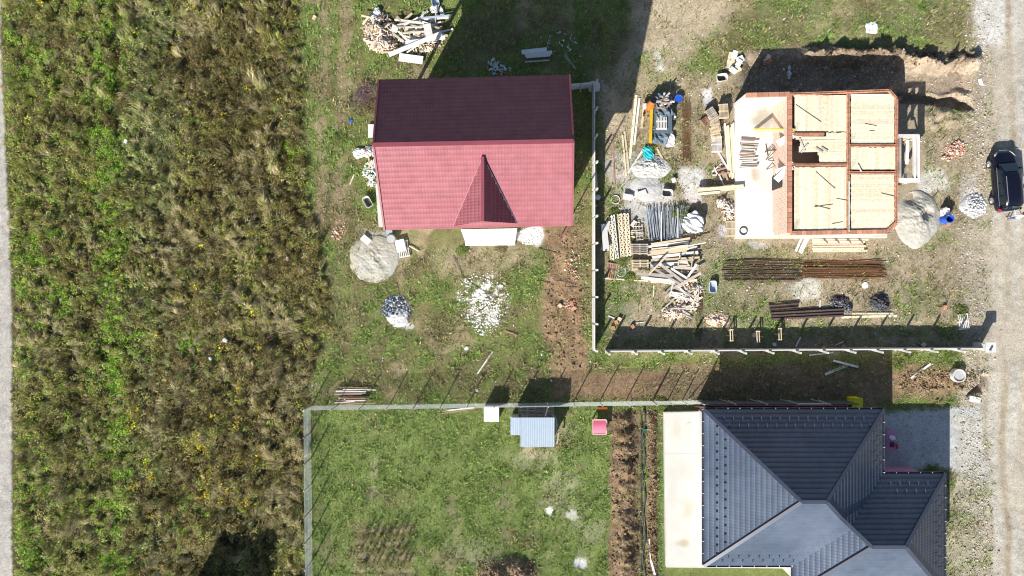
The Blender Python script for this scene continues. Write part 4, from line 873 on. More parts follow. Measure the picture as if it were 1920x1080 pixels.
# pink play sandpit
e_ = empty('pink_play_cabin', W(1122, 797), 'small pink plastic play cabin standing on the lawn', 'play cabin'); c = W(1122, 797, 0)
mb = MB(); x_, y_ = c.x, c.y; n_ = 8
mb.loft([[Vector((x_+.5*sx, y_-.52+1.04*k_/n_, z_+.12*math.sin(math.pi*k_/n_))) for sx, z_ in ((-1, .62), (1, .62), (1, .70), (-1, .70))] for k_ in range(n_+1)]); mb.build('roof', pinkp, e_)
for sx in (-.5, .5): bar('roof_rim', mat('pale_pink_plastic', (.8, .5, .45), .5), (x_+sx, y_-.54, .72), (x_+sx, y_+.54, .72), .07, .08, e_)
for sy in (-.54, .54): bar('roof_rim', MATS['pale_pink_plastic'], (x_-.5, y_+sy, .70), (x_+.5, y_+sy, .70), .07, .08, e_)
for sx in (-.45, .45):
    for sy in (-.45, .45): bar('leg', MATS['pale_pink_plastic'], (x_+sx, y_+sy, 0), (x_+sx, y_+sy, .65), .08, .08, e_)
bar('slide_rail', MATS['pale_pink_plastic'], (x_+.58, y_+.4, .6), (x_+.68, y_+.1, .1), .07, .05, e_)
# ------------------------------------------------------------------ long pieces of timber (each lies free)
gW = 'planks lying free around the two scrap heaps'
plank((729, 103), (828, 62), .30, .10, .75, .85, foam, label='longest white board lying diagonally over the scrap timber heap', cat='board')
plank((760, 80), (834, 70), .26, .08, .7, .78, foam, label='short white board crossing under the long diagonal one', cat='board')
plank((748, 107), (793, 113), .60, .05, .35, .35, foam, label='wide blank white panel lying south of the scrap timber heap', cat='panel')
plank((800, 45), (806, 72), .55, .03, .8, .85, wood_w, label='wide pale corrugated board on top of the scrap heap', cat='board')
plank((790, 34), (844, 29), .14, .06, .4, .5, steel, label='thin grey metal rail at the far edge of the scrap heap', cat='rail')
plank((792, 37), (845, 33), .10, .06, .3, .4, wood_w, label='white batten next to the thin grey rail', cat='batten')
plank((818, 10), (816, 45), .10, .05, .5, .4, wood_g, label='grey batten poking out above the scrap heap', cat='batten')
plank((716, 98), (733, 98), .12, .05, .3, .3, wood, label='short lath at the corner of the wood heaps', cat='batten')
for i, (p, q_, w_) in enumerate((((978, 98), (1025, 93), .34), ((984, 104), (1035, 98), .26), ((987, 107), (1032, 103), .2))): plank(p, q_, w_, .07, .15+.05*i, None, foam if i == 0 else conc_l, label='pale board in the small shaded stack north of the red roof', group='boards stacked north of the red roof', cat='board')
plank((985, 116), (1030, 113), .12, .06, .1, None, wood_g, label='reddish batten just below the pale boards in the shade', cat='batten')
plank((1059, 100), (1080, 130), .1, .04, label='thin slat pair member lying in the shade east', m=wood_g, group='slats in the shade', cat='slat'); plank((1057, 104), (1072, 120), .1, .04, m=wood_g, label='thin slat pair member lying in the shade east', group='slats in the shade', cat='slat')
plank((1024, 92), (1031, 68), .06, .04, m=wood_g, label='thin stick leaning off the pale boards in the shade', cat='stick')
for p, q_, w_, m_, lb in (((1193, 178), (1181, 297), .19, wood_y, 'longest pale plank standing out left of the yellow beam'), ((1199, 184), (1189, 272), .16, wood_w, 'second long plank beside the longest pale plank'), ((1207, 204), (1203, 240), .18, wood, 'short plank between the long planks and yellow beam'),
        ((1210, 192), (1206, 222), .09, wood, 'narrow lath left of the orange machine'), ((1149, 254), (1152, 347), .10, wood_r, 'narrow reddish plank close to the concrete wall'), ((1167, 253), (1174, 330), .12, wood_y, 'pale plank pair member leaning toward mortar patch, west one'),
        ((1171, 246), (1179, 318), .13, wood, 'pale plank pair member leaning toward mortar patch, east one'), ((1210, 274), (1177, 325), .13, wood_w, 'whitish board slanting down from the teal sheet'), ((1231, 277), (1244, 301), .14, wood, 'short tan board just right of the teal sheet'),
        ((1257, 181), (1246, 276), .22, steel, 'long grey metal plank leaning beside the tarpaulin heap'), ((1115, 303), (1119, 360), .2, wood, 'tan plank lying in the shadow of the concrete wall'), ((1226, 535), (1225, 556), .09, wood_y, 'tiny upright lath on grass west of the offcut fan'),
        ((1131, 522), (1215, 527), .10, wood_y, 'very long thin yellow batten west of the timber heap'), ((1215, 522), (1280, 534), .28, wood_w, 'wide whitish board at the foot of the timber heap'), ((1190, 606), (1207, 604), .06, wood_w, 'small lath on the grass by the wall shadow'),
        ((895, 701), (924, 659), .11, conc_l, 'long pale pole lying in the middle grass strip'), ((823, 776), (890, 766), .10, wood_r, 'orange edged lath north of the lawn'), ((828, 771), (889, 764), .10, wood_w, 'whitish lath touching the orange edged one'),
        ((1547, 702), (1590, 684), .2, conc_l, 'grey board in shade crossing below another one'), ((1562, 676), (1609, 688), .16, conc_l, 'grey board in shade lying over another one'), ((1708, 709), (1745, 682), .16, wood_w, 'whitish plank alone on brown soil near the well ring'),
        ((1517, 666), (1563, 661), .1, conc_l, 'thin strip along the foot of the concrete wall'), ((1598, 588), (1675, 588), .14, wood_y, 'upper of two yellow planks near the burnt heap'), ((1578, 595), (1682, 592), .17, wood_y, 'lower and longer of two yellow planks near the burnt heap'),
        ((947, 620), (970, 629), .10, wood_r, 'small orange lath below the white lime patch'), ((1538, 562), (1537, 577), .1, conc_l, 'short white stake beside the dark boards'), ((1220, 1050), (1228, 1078), .16, wood_w, 'whitish plank lying on the narrow soil ridge'),
        ((1816, 162), (1842, 153), .50, foam, 'white board lying by the trench at the road'), ((1818, 747), (1838, 751), .42, foam, 'white board lying on red pieces at the road shoulder'), ((1217, 1010), (1220, 1052), .08, wood_w, 'thin stick on the narrow soil ridge'),
        ((1243, 238), (1215, 246), .05, steel, 'thin metal rod crossing the yellow beam'), ((1140, 592), (1152, 597), .1, foam, 'small white strip on the green patch')):
    z_ = .5 if 'grey metal plank' in lb or 'rod crossing' in lb else (.12 if 'lying over' in lb else None)
    plank(p, q_, w_, .09 if w_ > .4 else .05, z=z_ if z_ else None, m=m_, label=lb, cat='board' if 'board' in lb else ('pole' if 'pole' in lb else ('rod' if 'rod' in lb else 'plank')), name='board' if 'board' in lb else 'plank')
for i, (p, q_) in enumerate((((1307, 361), (1395, 352)), ((1308, 356), (1394, 348)), ((1308, 364), (1350, 360)))): plank(p, q_, .18, .12, .45+.03*i, .45+.03*i, wood_y, label='thick yellow beam resting across the slab edge', group='beams across the slab edge', cat='beam', name='beam')
# yellow beam and orange machine, tarpaulin heap
o = plank((1222, 196), (1219, 268), .20, .2, .55, .55, yellow, label='bright yellow steel beam lying beside the tarpaulin heap', cat='beam', name='yellow_beam')
e_ = empty('orange_mixer', W(1216, 202), 'orange concrete mixer standing at the head of the yellow beam', 'mixer'); c = W(1216, 203)
mb = MB(); mb.cyl(c+Vector((0, 0, .45)), c+Vector((.12, .25, 1.05)), .36, .2, 16); mb.cyl(c+Vector((0, 0, .45)), c+Vector((-.06, -.15, .25)), .36, .15, 16); mb.build('drum', orange, e_)
mb = MB(); mb.cyl(c+Vector((.13, .26, 1.0)), c+Vector((.15, .30, 1.1)), .23, .23, 16); mb.build('drum_mouth', black, e_)
for sx, sy in ((-.35, -.3), (.35, -.3), (-.35, .35), (.35, .35)): bar('leg', orange, c+Vector((sx*.3, sy*.3, .5)), c+Vector((sx, sy, .03)), .05, .05, e_)
for sx in (-.4, .4): bar('wheel', black, c+Vector((sx-.03, -.5, .18)), c+Vector((sx+.03, -.5, .18)), .34, .34, e_, kind='cyl24')
box('motor_cover', white, c+Vector((-.42, .0, .55)), (.25, .35, .35), e_); bar('handle_frame', orange, c+Vector((-.3, -.9, .5)), c+Vector((-.3, -.2, .6)), .05, .05, e_)
sheet('tarpaulin_heap', tarp, 1240, 206, 1.5, 2.2, 1.15, .1, 'tall heap covered by slate blue tarpaulin and boards', 'tarpaulin', 2); sheet('tarpaulin_heap', tarp, 1237, 252, 1.2, 1.6, .6, .1, 'low slate blue tarpaulin lump south of the pinkish pallet', 'tarpaulin', 5)
box('crate_base', tarp, W(1240, 228)+Vector((0, 0, .36)), (1.3, 2.0, .72)); tag(bpy.context.scene.objects['crate_base'], 'slate blue wrapped block carrying the pinkish pallet', 'wrapped block')
jumble(14, [(1240, 202, 10, 14)], (.5, 1.1), (.08, .14), 'laths on the tarpaulin heap', 'short lath thrown on top of the tarpaulin heap', [wood_g, wood_w, wood_r], 1.0, .25, .3, .5)
sheet('white_sack', wbag, 1254, 261, .75, 1.2, .35, .2, 'white woven sack south of the tarpaulin heap', 'sack', 4); sheet('teal_sheet_bundle', teal, 1215, 288, .8, 1.0, .3, .3, 'bright teal plastic bundle at the top of the lime heap', 'plastic bundle', 8)
o = sheet('white_canister', wbag, 1262, 220, .32, .45, .4, 0, 'small white canister right of the grey metal plank', 'canister', 1)
def bucket(px_, py_, m_, label, r_=.16, h_=.3):
    e_ = empty('bucket', W(px_, py_)+Vector((0, 0, .02)), label, 'bucket'); lathe('shell', m_, [(r_*.8, 0), (r_, h_), (r_*1.08, h_), (r_*.92, h_-.01), (r_*.86, h_*.75)], parent=e_); o = lathe('rim', m_, [(r_*1.0, h_-.03), (r_*1.12, h_-.03), (r_*1.12, h_), (r_*1.0, h_)], parent=e_)
    mb = MB(); 
    for i in range(8):
        t0, t1 = math.pi*i/8, math.pi*(i+1)/8; mb.bar((math.cos(t0)*r_, math.sin(t0)*r_*.9, h_+.01), (math.cos(t1)*r_, math.sin(t1)*r_*.9, h_+.01), .015, .015)
    o = mb.build('handle', steel); o.parent = e_; return e_
bucket(1270, 187, bluep, 'blue bucket standing right of the tarpaulin heap', .28, .4); bucket(1674, 835, redp, 'red bucket on grey gravel beside the pink table', .22, .3); bucket(1289, 795, bluep, 'blue bucket standing alone on the pale terrace slab', .2, .38); bucket(1120, 371, foam, 'white bucket standing at the foot of the long wall', .2, .35)
bucket(1774, 421, wood_r, 'small brown bucket beside the blue drum', .16, .25); bucket(731, 436, greyp, 'smaller round grey bucket beside the red house eave', .25, .4); bucket(735, 449, conc, 'larger round grey bucket touching the loaded pallet', .33, .5); bucket(1450, 645, foam, 'white bucket in the shadow of the long wall', .14, .25)
tub(1351, 148, .8, .55, R(8), white, 'white tub with dark inside near the white panels', fill=black); tub(1334, 538, .55, .9, R(0), mat('pale_blue_plastic', (.5, .62, .74), .4), 'pale blue tub standing alone south of timber heap'); tub(1249, 363, .8, .55, R(-4), conc_l, 'pale grey mortar tub on the mortar patch', fill=dkgrey)
tub(691, 380, .55, .85, R(28), conc_l, 'grey mortar tub west of the red house', fill=dkgrey); tub(817, 5, .55, .95, R(8), MATS['pale_blue_plastic'], 'pale wheelbarrow tray at the upper picture edge'); tub(758, 800, .01, .01, 0, conc, 'x') if False else None
# white boards on the mortar patch, cards
for p, q_, w_, lb in (((1168, 368), (1186, 371), .45, 'pale board lying west on the mortar patch'), ((1195, 366), (1212, 360), .45, 'grey white board in the centre of mortar patch'), ((1262, 334), (1265, 342), .3, 'white card north of the grey tub'), ((1184, 424), (1191, 414), .25, 'white card above the small grid pallet')):
    plank(p, q_, w_, .05, z=.3, m=conc_l, label=lb, cat='board', name='board')
for i, (p, q_, w_) in enumerate((((1367, 132), (1374, 98), .55), ((1376, 108), (1380, 95), .4), ((1381, 114), (1394, 108), .45), ((1376, 133), (1388, 126), .5), ((1382, 124), (1389, 112), .4), ((1369, 128), (1380, 136), .4))): plank(p, q_, w_, .03, .05+.05*i, m=foam if i % 3 else wood_y, label='panel in the little pile of white sheets', group='pile of white sheets north of the pallets', cat='panel', name='panel')
# lattice formwork beams
lm = wood_y
def lattice(p, q_, m_, label, z=.1):
    a, b = W(*p, z), W(*q_, z); e_ = empty('lattice_beam', a.copy(), label, 'beam', 'lattice formwork beams'); d = (b-a).normalized(); s = Vector((-d.y, d.x, 0))
    for sg in (-1, 1): bar('flange', m_, a+s*sg*.11, b+s*sg*.11, .06, .09, e_)
    n_ = 18; mb = MB()
    for i in range(n_):
        c0 = a.lerp(b, i/n_); c9 = a.lerp(b, (i+1)/n_); mb.bar(c0-s*.09 if i % 2 else c0+s*.09, c9+s*.09 if i % 2 else c9-s*.09, .07, .04)
    mb.build('web', m_, e_)
for i, (p, q_) in enumerate((((1144, 405), (1148, 487)), ((1149, 403), (1157, 485)), ((1161, 401), (1167, 482)), ((1168, 400), (1173, 481)), ((1175, 400), (1180, 480)))): lattice(p, q_, wood_y if i != 1 else wood_w, 'long yellowish lattice beam in the row left of the steel props', .18+.02*i)
plank((1153, 404), (1160, 480), .12, .05, .12, m=wood_d, label='dark board between the lattice beams', cat='board', name='board'); plank((1132, 420), (1137, 470), .45, .05, .2, .6, foam, label='wide white panel leaning beside the lattice beams', cat='panel', name='panel'); plank((1141, 414), (1130, 470), .3, .04, .3, .25, conc_l, label='grey panel under the wide white panel', cat='panel', name='panel')
# galvanised props
for i in range(40):
    x_ = 1213+72*i/39+random.uniform(-1, 1); fan = (20-i)*.32; y0, y1 = 452-6*random.random()-i*.12, 402-i*.15-random.random()*5
    z_ = .12+random.random()*.28
    e_ = empty('steel_prop', W(x_+fan, y0, z_), 'galvanised steel prop in the dense row beside the white bag', 'prop', 'galvanised steel props laid in a row')
    a, b = W(x_+fan+3*random.uniform(-1, 1), y0, z_), W(x_-fan*.4, y1, z_); bar('tube', steel, a, b, .06, .06, e_, kind='cyl'); d = (b-a).normalized()
    bar('inner_tube', steel, b, b+d*.35, .04, .04, e_, kind='cyl'); bar('plate', steel, a-d*.01, a+d*.015, .13, .13, e_); 
for x_, y0, y1 in ((1240, 452, 397), (1271, 446, 391)):
    plank((x_, y0), (x_, y1), .06, .06, .5, m=wood_w, label='pale stick lying across the steel props', group='sticks across the props', cat='stick', name='stick')
sheet('bulk_bag', wbag, 1299, 418, 1.55, 1.45, .8, .3, 'large crumpled white bulk bag beside the steel props', 'bag', 7)
# grid frames
for j, (x_, y_) in enumerate(((1193, 425), (1198, 432), (1199, 443))):
    e_ = empty('grid_crate', W(x_, y_), 'thin grid frame between the beams and the props', 'frame', 'thin grid frames'); 
    for dx in (-6, 0, 6): bar('rail', wood_g, W(x_+dx, y_-7, .15+.05*j), W(x_+dx+1, y_+7, .15+.05*j), .04, .04, e_)
    for dy in (-7, 0, 7): bar('rail', wood_w, W(x_-6, y_+dy, .18+.05*j), W(x_+7, y_+dy-1, .18+.05*j), .05, .04, e_)
jumble(9, [(1177, 440, 8, 10)], (.6, 1.1), (.05, .08), 'laths under the grid frames', 'thin lath under the grid frames', [wood_g, wood_y], .05, .15, .1, .2)
# timber heap: long boards then fan of offcuts
gH = 'boards of the big timber heap'
for i in range(15):
    y_ = 451+i*5.0; x0 = 1217+random.uniform(-3, 8); x1 = 1300+random.uniform(-14, 12); tl = -13+i*.9+random.uniform(-3, 3)
    plank((x0, y_+7), (x1, y_+7+tl), random.uniform(.14, .26), .06, .25+random.uniform(0, .3), None, random.choice([wood_g, wood, wood_w, wood]), label='long sawn board lying in the big timber heap', group=gH)
for p, q_, w_ in (((1202, 521), (1290, 530), .22), ((1193, 513), (1262, 517), .2), ((1220, 500), (1280, 536), .16), ((1240, 497), (1284, 531), .2), ((1258, 503), (1290, 523), .15), ((1268, 538), (1314, 512), .2), ((1272, 540), (1300, 518), .14), ((1217, 514), (1250, 480), .12), ((1290, 519), (1306, 495), .16), ((1295, 512), (1310, 497), .12),
        ((1272, 489), (1300, 487), .1), ((1275, 479), (1271, 500), .09), ((1299, 480), (1296, 502), .09), ((1281, 484), (1293, 499), .08), ((1262, 501), (1309, 504), .2), ((1250, 468), (1324, 455), .08), ((1288, 467), (1307, 462), .12)):
    plank(p, q_, w_, .05, .6+random.uniform(0, .15), None, random.choice([wood_w, wood, wood_g]), label='crossing board on top of the big timber heap', group='crossing boards on the big timber heap')
jumble(34, [(1275, 548, 26, 14), (1270, 575, 26, 20), (1290, 560, 20, 20)], (.7, 1.7), (.08, .16), 'offcuts fanned below the timber heap', 'offcut board in the fan south of the timber heap', [wood_w, wood, wood_g, wood_w], .05, .5)
scraps('wood_offcuts', 420, [(1285, 560, 28, 26), (1265, 585, 24, 12), (1295, 540, 22, 16)], (.15, .55), (.05, .12), [(.72, .6, .42), (.6, .52, .42), (.7, .66, .6), (.4, .25, .16)], 'splintered offcuts strewn south of the timber heap', .45)
scraps('wood_scrap_heap', 650, [(713, 62, 30, 36), (720, 85, 24, 14)], (.12, .5), (.05, .14), [(.72, .58, .45), (.62, .5, .4), (.75, .7, .64), (.5, .3, .18)], 'round heap of small brown and white wood scraps', .8)
scraps('board_scrap_heap', 300, [(790, 70, 42, 32)], (.15, .5), (.05, .14), [(.72, .6, .45), (.62, .52, .42), (.78, .75, .7), (.42, .3, .2)], 'small wood scraps between the boards of the wider heap', .6)
jumble(46, [(775, 62, 36, 26), (800, 60, 30, 24)], (.9, 2.2), (.09, .2), 'boards of the wide scrap heap', 'board in the wide jumbled scrap heap near the grass edge', [wood_w, wood, wood_w, wood_g], .1, .6, .1, .55)
jumble(12, [(700, 60, 22, 26)], (.6, 1.3), (.08, .16), 'boards of the round scrap heap', 'board poking out of the round scrap heap', [wood_w, wood], .3, .5)
sheet('white_bag', wbag, 708, 24, .55, .55, .35, 0, 'white bag at the tip of the round scrap heap', 'bag', 1); sheet('pale_sheet', MATS['pale_blue_plastic'], 702, 34, .5, .6, .25, .5, 'pale blue sheet under the white bag', 'sheet', 2); sheet('white_bag', wbag, 815, 19, .6, .6, .4, 0, 'round white bag above the wide scrap heap', 'bag', 3); sheet('white_bag', wbag, 828, 22, .35, .7, .2, .4, 'thin folded white bag right of the round one', 'bag', 6)
o = plank((742, 48), (738, 60), .5, .03, .5, m=wood_w, label='square pale board between the two scrap heaps', cat='board', name='board')
# west side clutter of red house
jumble(16, [(697, 325, 16, 22), (700, 300, 10, 16)], (.5, 1.4), (.06, .14), 'sticks heaped west of the red house', 'white stick in the clutter west of the red house', [foam, wood_w, wood_w, wood], .05, .3)
scraps('plaster_scraps', 240, [(700, 325, 18, 26), (692, 285, 12, 10)], (.08, .3), (.05, .14), [(.8, .8, .78), (.7, .7, .7), (.5, .7, .7), (.6, .35, .25)], 'white and pale blue scraps along the red house wall', .3)
plank((697, 233), (697, 258), .55, .06, .2, m=conc_l, label='pale slab leaning at the red house wall', cat='slab', name='stone_slab'); sheet('white_sack', wbag, 674, 288, .9, .75, .3, .3, 'white sack lying on grass west of the red house', 'sack', 9); sheet('blue_bag', bluep, 658, 227, .3, .25, .1, 0, 'tiny blue bag in the grass west of the roof', 'bag', 3)
plank((656, 346), (664, 327), .08, .04, m=wood_y, label='short yellowish stick in grass west of red house', cat='stick', name='stick')
mb = MB()
# laths by the field corner
for i in range(14):
    x0 = 640+random.uniform(-16, 10); y_ = 727+i*2.3; plank((x0, y_+random.uniform(-1, 1)), (x0+random.uniform(35, 62), y_+random.uniform(-2, 2)), .07, .05, .08+random.random()*.25, None, random.choice([wood_w, wood_g, foam, wood_r]), label='long lath in the bundle near the mesh fence corner', group='laths by the fence corner', cat='lath', name='lath')
# sand, ash and rubble piles
mound('sand_pile', 702, 487, 47, 46, .34, [(.43, .39, .31), (.38, .37, .32)], 'round pale sand pile in front of the red house', 'sand pile', 11, .14, hollow=[(712, 484, 8, .12), (695, 500, 9, .1), (720, 497, 7, .1)])
mound('sand_pile', 1718, 410, 43, 54, .72, [(.37, .355, .31), (.42, .40, .34)], 'tall grey sand pile beside the block house', 'sand pile', 12, .10, peak=1.1, hollow=[(1736, 398, 9, .45), (1706, 372, 10, .3), (1728, 408, 7, .3)])
mound('lime_heap', 1222, 315, 38, 24, .4, [(.50, .49, .46), (.42, .41, .38)], 'rumpled whitish heap below the teal bundle', 'lime heap', 13, .22); mound('mortar_heap', 1213, 352, 30, 26, .22, [(.42, .42, .40), (.46, .45, .43)], 'low grey mortar heap around the boards', 'mortar heap', 14, .1)
mound('white_rubble', 1826, 386, 25, 22, .18, [(.48, .48, .48), (.38, .37, .36)], 'pile of white rubble beside the parked car', 'rubble pile', 15, .35); mound('brick_rubble', 1790, 283, 19, 12, .12, [(.40, .27, .19), (.42, .35, .27)], 'pinkish broken brick heap near the road', 'rubble pile', 16, .5, rot=-.7)
mound('pale_rubble', 1345, 599, 26, 15, .25, [(.58, .42, .33), (.66, .55, .46)], 'flat pinkish rubble heap beside the wall shadow', 'rubble pile', 17, .4); mound('ash_pile', 746, 596, 20, 18, .22, [(.62, .61, .6), (.55, .54, .53)], 'pale ash heap under burnt rubbish', 'ash heap', 18, .2)
mound('burnt_heap', 1649, 567, 19, 17, .4, [(.055, .055, .06), (.10, .10, .11)], 'blackened round heap near the yellow planks', 'burnt heap', 19, .6); mound('burnt_heap', 1572, 565, 16, 10, .3, [(.08, .08, .085), (.14, .13, .13)], 'smaller blackened heap against the dark boards', 'burnt heap', 20, .6)
def rubb(name, pts, n_, size, cols, label, cat, zo=.0):
    q = rng.integers(0, len(pts), n_); P_ = np.array(pts)[q]; u_ = rng.uniform(0, 6.283, n_); r_ = np.sqrt(rng.random(n_)); x_ = P_[:, 0]+np.cos(u_)*r_*P_[:, 2]; y_ = P_[:, 1]+np.sin(u_)*r_*P_[:, 3]
    o = stones(name, x_, y_, rng.gamma(3, size/3, n_)+.01, pick(n_, cols, .2), stm, zo=0, flat=.7); v = o.data; tag(o, label, cat)
    c_ = np.empty(len(v.vertices)*3, np.float32); v.vertices.foreach_get('co', c_); c_ = c_.reshape(-1, 3); c_[:, 2] += np.repeat(zo*(1-r_)*1.0, 6).astype(np.float32); v.vertices.foreach_set('co', c_.ravel())
rubb('rubbish_ash', [(744, 578, 28, 24)], 900, .045, [(.12, .13, .18), (.3, .32, .4), (.6, .6, .6), (.2, .3, .4), (.05, .05, .06)], 'grey blue burnt rubbish spread on the grass', 'rubbish', .2)
rubb('burnt_debris', [(1649, 567, 20, 18), (1573, 566, 20, 12), (1590, 578, 7, 8)], 900, .045, [(.03, .03, .035), (.08, .08, .1), (.2, .2, .24)], 'charred fragments around the blackened heaps', 'debris', .35)
rubb('white_fragments', [(1826, 386, 24, 21)], 500, .05, [(.7, .7, .7), (.8, .8, .8), (.4, .4, .42)], 'white fragments over the pale rubble pile', 'rubble', .35); rubb('brick_fragments', [(1797, 272, 9, 9), (1785, 286, 14, 9), (1775, 296, 12, 6), (1790, 280, 20, 18)], 420, .05, [(.52, .22, .14), (.62, .4, .3), (.6, .5, .45)], 'broken brick pieces on the pinkish heap', 'rubble', .2)
rubb('brick_chips', [(1345, 599, 26, 16), (638, 428, 14, 16), (632, 440, 12, 12), (1440, 110, 6, 8), (1075, 500, 16, 30), (1070, 572, 14, 12)], 700, .045, [(.6, .42, .32), (.52, .25, .16), (.7, .6, .5), (.4, .25, .18)], 'broken brick chips scattered on grass and soil', 'rubble', .1)
rubb('lime_crumbs', [(905, 560, 50, 50), (908, 590, 30, 40), (993, 443, 22, 16)], 1500, .045, [(.82, .81, .77), (.75, .74, .7)], 'white lime crumbs on the trodden patch', 'lime', 0)
n_ = 1500; px = rng.uniform(560, 1840, n_); py = rng.uniform(0, 760, n_); k = ~excl(px, py) & (fbm(px, py, 90, 3, 200) > .42); px, py = px[k], py[k]
tag(stones('litter', px, py, rng.gamma(1.6, .017, len(px))+.018, pick(len(px), [(.85, .85, .84), (.75, .73, .68), (.8, .8, .75), (.45, .6, .65), (.6, .35, .25)]), stm, flat=.3), 'tiny white litter scattered across the yards', 'litter')
scraps('shaded_litter', 120, [(930, 130, 20, 12), (925, 118, 10, 12), (1050, 80, 30, 20), (945, 130, 14, 6), (1480, 135, 3, 12)], (.06, .3), (.04, .12), [(.5, .7, .75), (.7, .72, .7), (.5, .42, .3)], 'pale blue and white litter in the red house shadow', .08, 'litter')
for cx_, cy_ in ((1413, 628), (1161, 598), (1149, 615), (1769, 576), (1155, 604), (1186, 612), (1580, 650), (1543, 652), (1730, 646), (1440, 107), (1444, 112), (1071, 568), (1050, 573), (1075, 578)):
    p = W(cx_, cy_); p.z = .13+g1(cx_, cy_); o = box('clay_block', brick_p if random.random() < .5 else brickm, p, (.3, .25, .2), rz=random.uniform(0, 3)); tag(o, 'single clay block lying loose on the ground', 'block', 'loose clay blocks')
# planks stacks by block house
for i in range(7): plank((1521+random.uniform(-3, 3), 446+i*4.2), (1624+random.uniform(-6, 4), 445+i*4.2), .15, .08, .1+.04*(i % 3), None, wood_y if i % 3 else wood, label='yellow board in the stack south of the block house', group='boards south of the block house')
for i in range(4): plank((1540+i*22, 444), (1552+i*22, 456), .05, .05, .25, m=wood_d, label='dark spacer stick on the yellow boards', group='spacers on the yellow boards', cat='stick', name='stick')
plank((1492, 471), (1503, 446), .18, .05, m=foam, label='narrow white board leaning near the slab corner', cat='board', name='board'); plank((1500, 474), (1514, 445), .34, .05, m=foam, label='wide white board near the slab corner', cat='board', name='board')
for i in range(6): plank((1359+i*3.2, 232+random.uniform(-4, 8)), (1366+i*2.4, 330+random.uniform(-8, 6)), .12, .05, .15+.05*(i % 3), None, random.choice([wood, wood_w, wood_y]), label='long plank leaned along the west slab edge', group='planks along the west slab edge')
jumble(10, [(1352, 322, 12, 16)], (.4, 1.1), (.08, .13), 'short timbers by the slab edge', 'short timber heaped above the yellow beams', [wood_r, wood_w, wood_d], .05, .3); plank((1346, 284), (1368, 322), .12, .05, m=wood_w, label='pale plank slanting between pallets and beams', cat='plank')
scraps('block_offcuts', 160, [(1365, 395, 12, 18), (1352, 380, 8, 8)], (.15, .45), (.08, .14), [(.75, .65, .55), (.6, .45, .35), (.78, .74, .7)], 'pile of pale offcuts against the slab edge', .45)
for i in range(15): p0 = 1387+random.uniform(-2, 3); y_ = 262+i*3.9; plank((p0, y_), (p0+random.uniform(26, 34), y_+random.uniform(-2, 2)), .08, .08, .38+random.random()*.15, None, random.choice([wood_r, wood_w, wood_g, wood_w]), label='prop timber stacked crosswise on the pale slab', group='prop timbers on the slab', cat='timber', name='timber')
sheet('dark_net', dkgrey, 1407, 268, 1.2, .8, .12, .2, 'crumpled dark netting on the slab timbers', 'net', 4)
def torus(name, m, px_, py_, R1, r1, z, label, cat):
    mb = MB(); n_ = 26; rings = [[W(px_, py_, z)+Vector(((R1+r1*math.cos(b_))*math.cos(a_), (R1+r1*math.cos(b_))*math.sin(a_), r1*math.sin(b_))) for b_ in [2*math.pi*j/8 for j in range(8)]] for a_ in [2*math.pi*i/n_ for i in range(n_)]]
    mb.loft(rings+[rings[0]], cap=False); o = mb.build(name, m, smooth=True); return tag(o, label, cat)
torus('hose_coil', black, 1394, 433, .28, .035, .35, 'black hose ring lying on the pale slab', 'hose'); torus('wire_coil', conc_l, 1154, 374, .32, .03, .06, 'thin pale ring near the long concrete wall', 'coil'); torus('cable_coil', MATS['pale_blue_plastic'], 1165, 510, .35, .03, .06, 'pale loose cable coil beside the pinkish pallet', 'cable'); torus('cable_coil', conc_l, 1170, 506, .42, .02, .05, 'wide thin cable loop beside the pale coil', 'cable')
# reinforcement bars
for i in range(18): y_ = 487+i*2.4; p0 = 1357+random.uniform(-4, 8); plank((p0, y_+random.uniform(-.6, .6)), (1503+random.uniform(-6, 4), y_+random.uniform(-.6, .6)), .03, .03, .06+random.random()*.08, None, rust_d, label='dark rusty bar in the long bundle south of the block house', group='dark reinforcing bars', cat='steel bar', name='steel_bar')
for i in range(30): y_ = 489+i*1.12; p0 = 1502+random.uniform(-3, 8); plank((p0, y_+random.uniform(-.5, .5)), (1658+random.uniform(-12, 4), y_+random.uniform(-.5, .5)+1), .032, .032, .07+random.random()*.1, None, rust, label='orange rusty bar in the bundle south of the block house', group='orange reinforcing bars', cat='steel bar', name='steel_bar')
for i in range(10): plank((1279+i*1.7, 185+random.uniform(-4, 10)), (1281+i*1.6, 305+random.uniform(-10, 6)), .02, .02, .08, None, rust, label='thin rusty bar lying alongside the pallet stacks', group='thin rusty bars by the pallets', cat='steel bar', name='steel_bar')
for i in range(8): plank((1306+i*1.6, 535+random.uniform(-4, 6)), (1304+i*1.7, 632+random.uniform(-8, 6)), .02, .02, .08, None, rust_d, label='thin dark bar lying in grass east of offcuts', group='thin dark bars east of the offcuts', cat='steel bar', name='steel_bar')
for i in range(8): plank((1441+i*.6, 570+i*2), (1499-i*.5, 565+i*2.2), .12, .05, .1+.05*(i % 3), None, wood_d, label='dark brown board in the shorter dark stack', group='shorter dark boards')
for i in range(9): plank((1446, 584+i*1.8), (1582, 576+i*2.0), .13, .06, .12+.06*(i % 3), None, wood_d, label='dark grey brown board in the longer dark stack', group='longer dark boards')
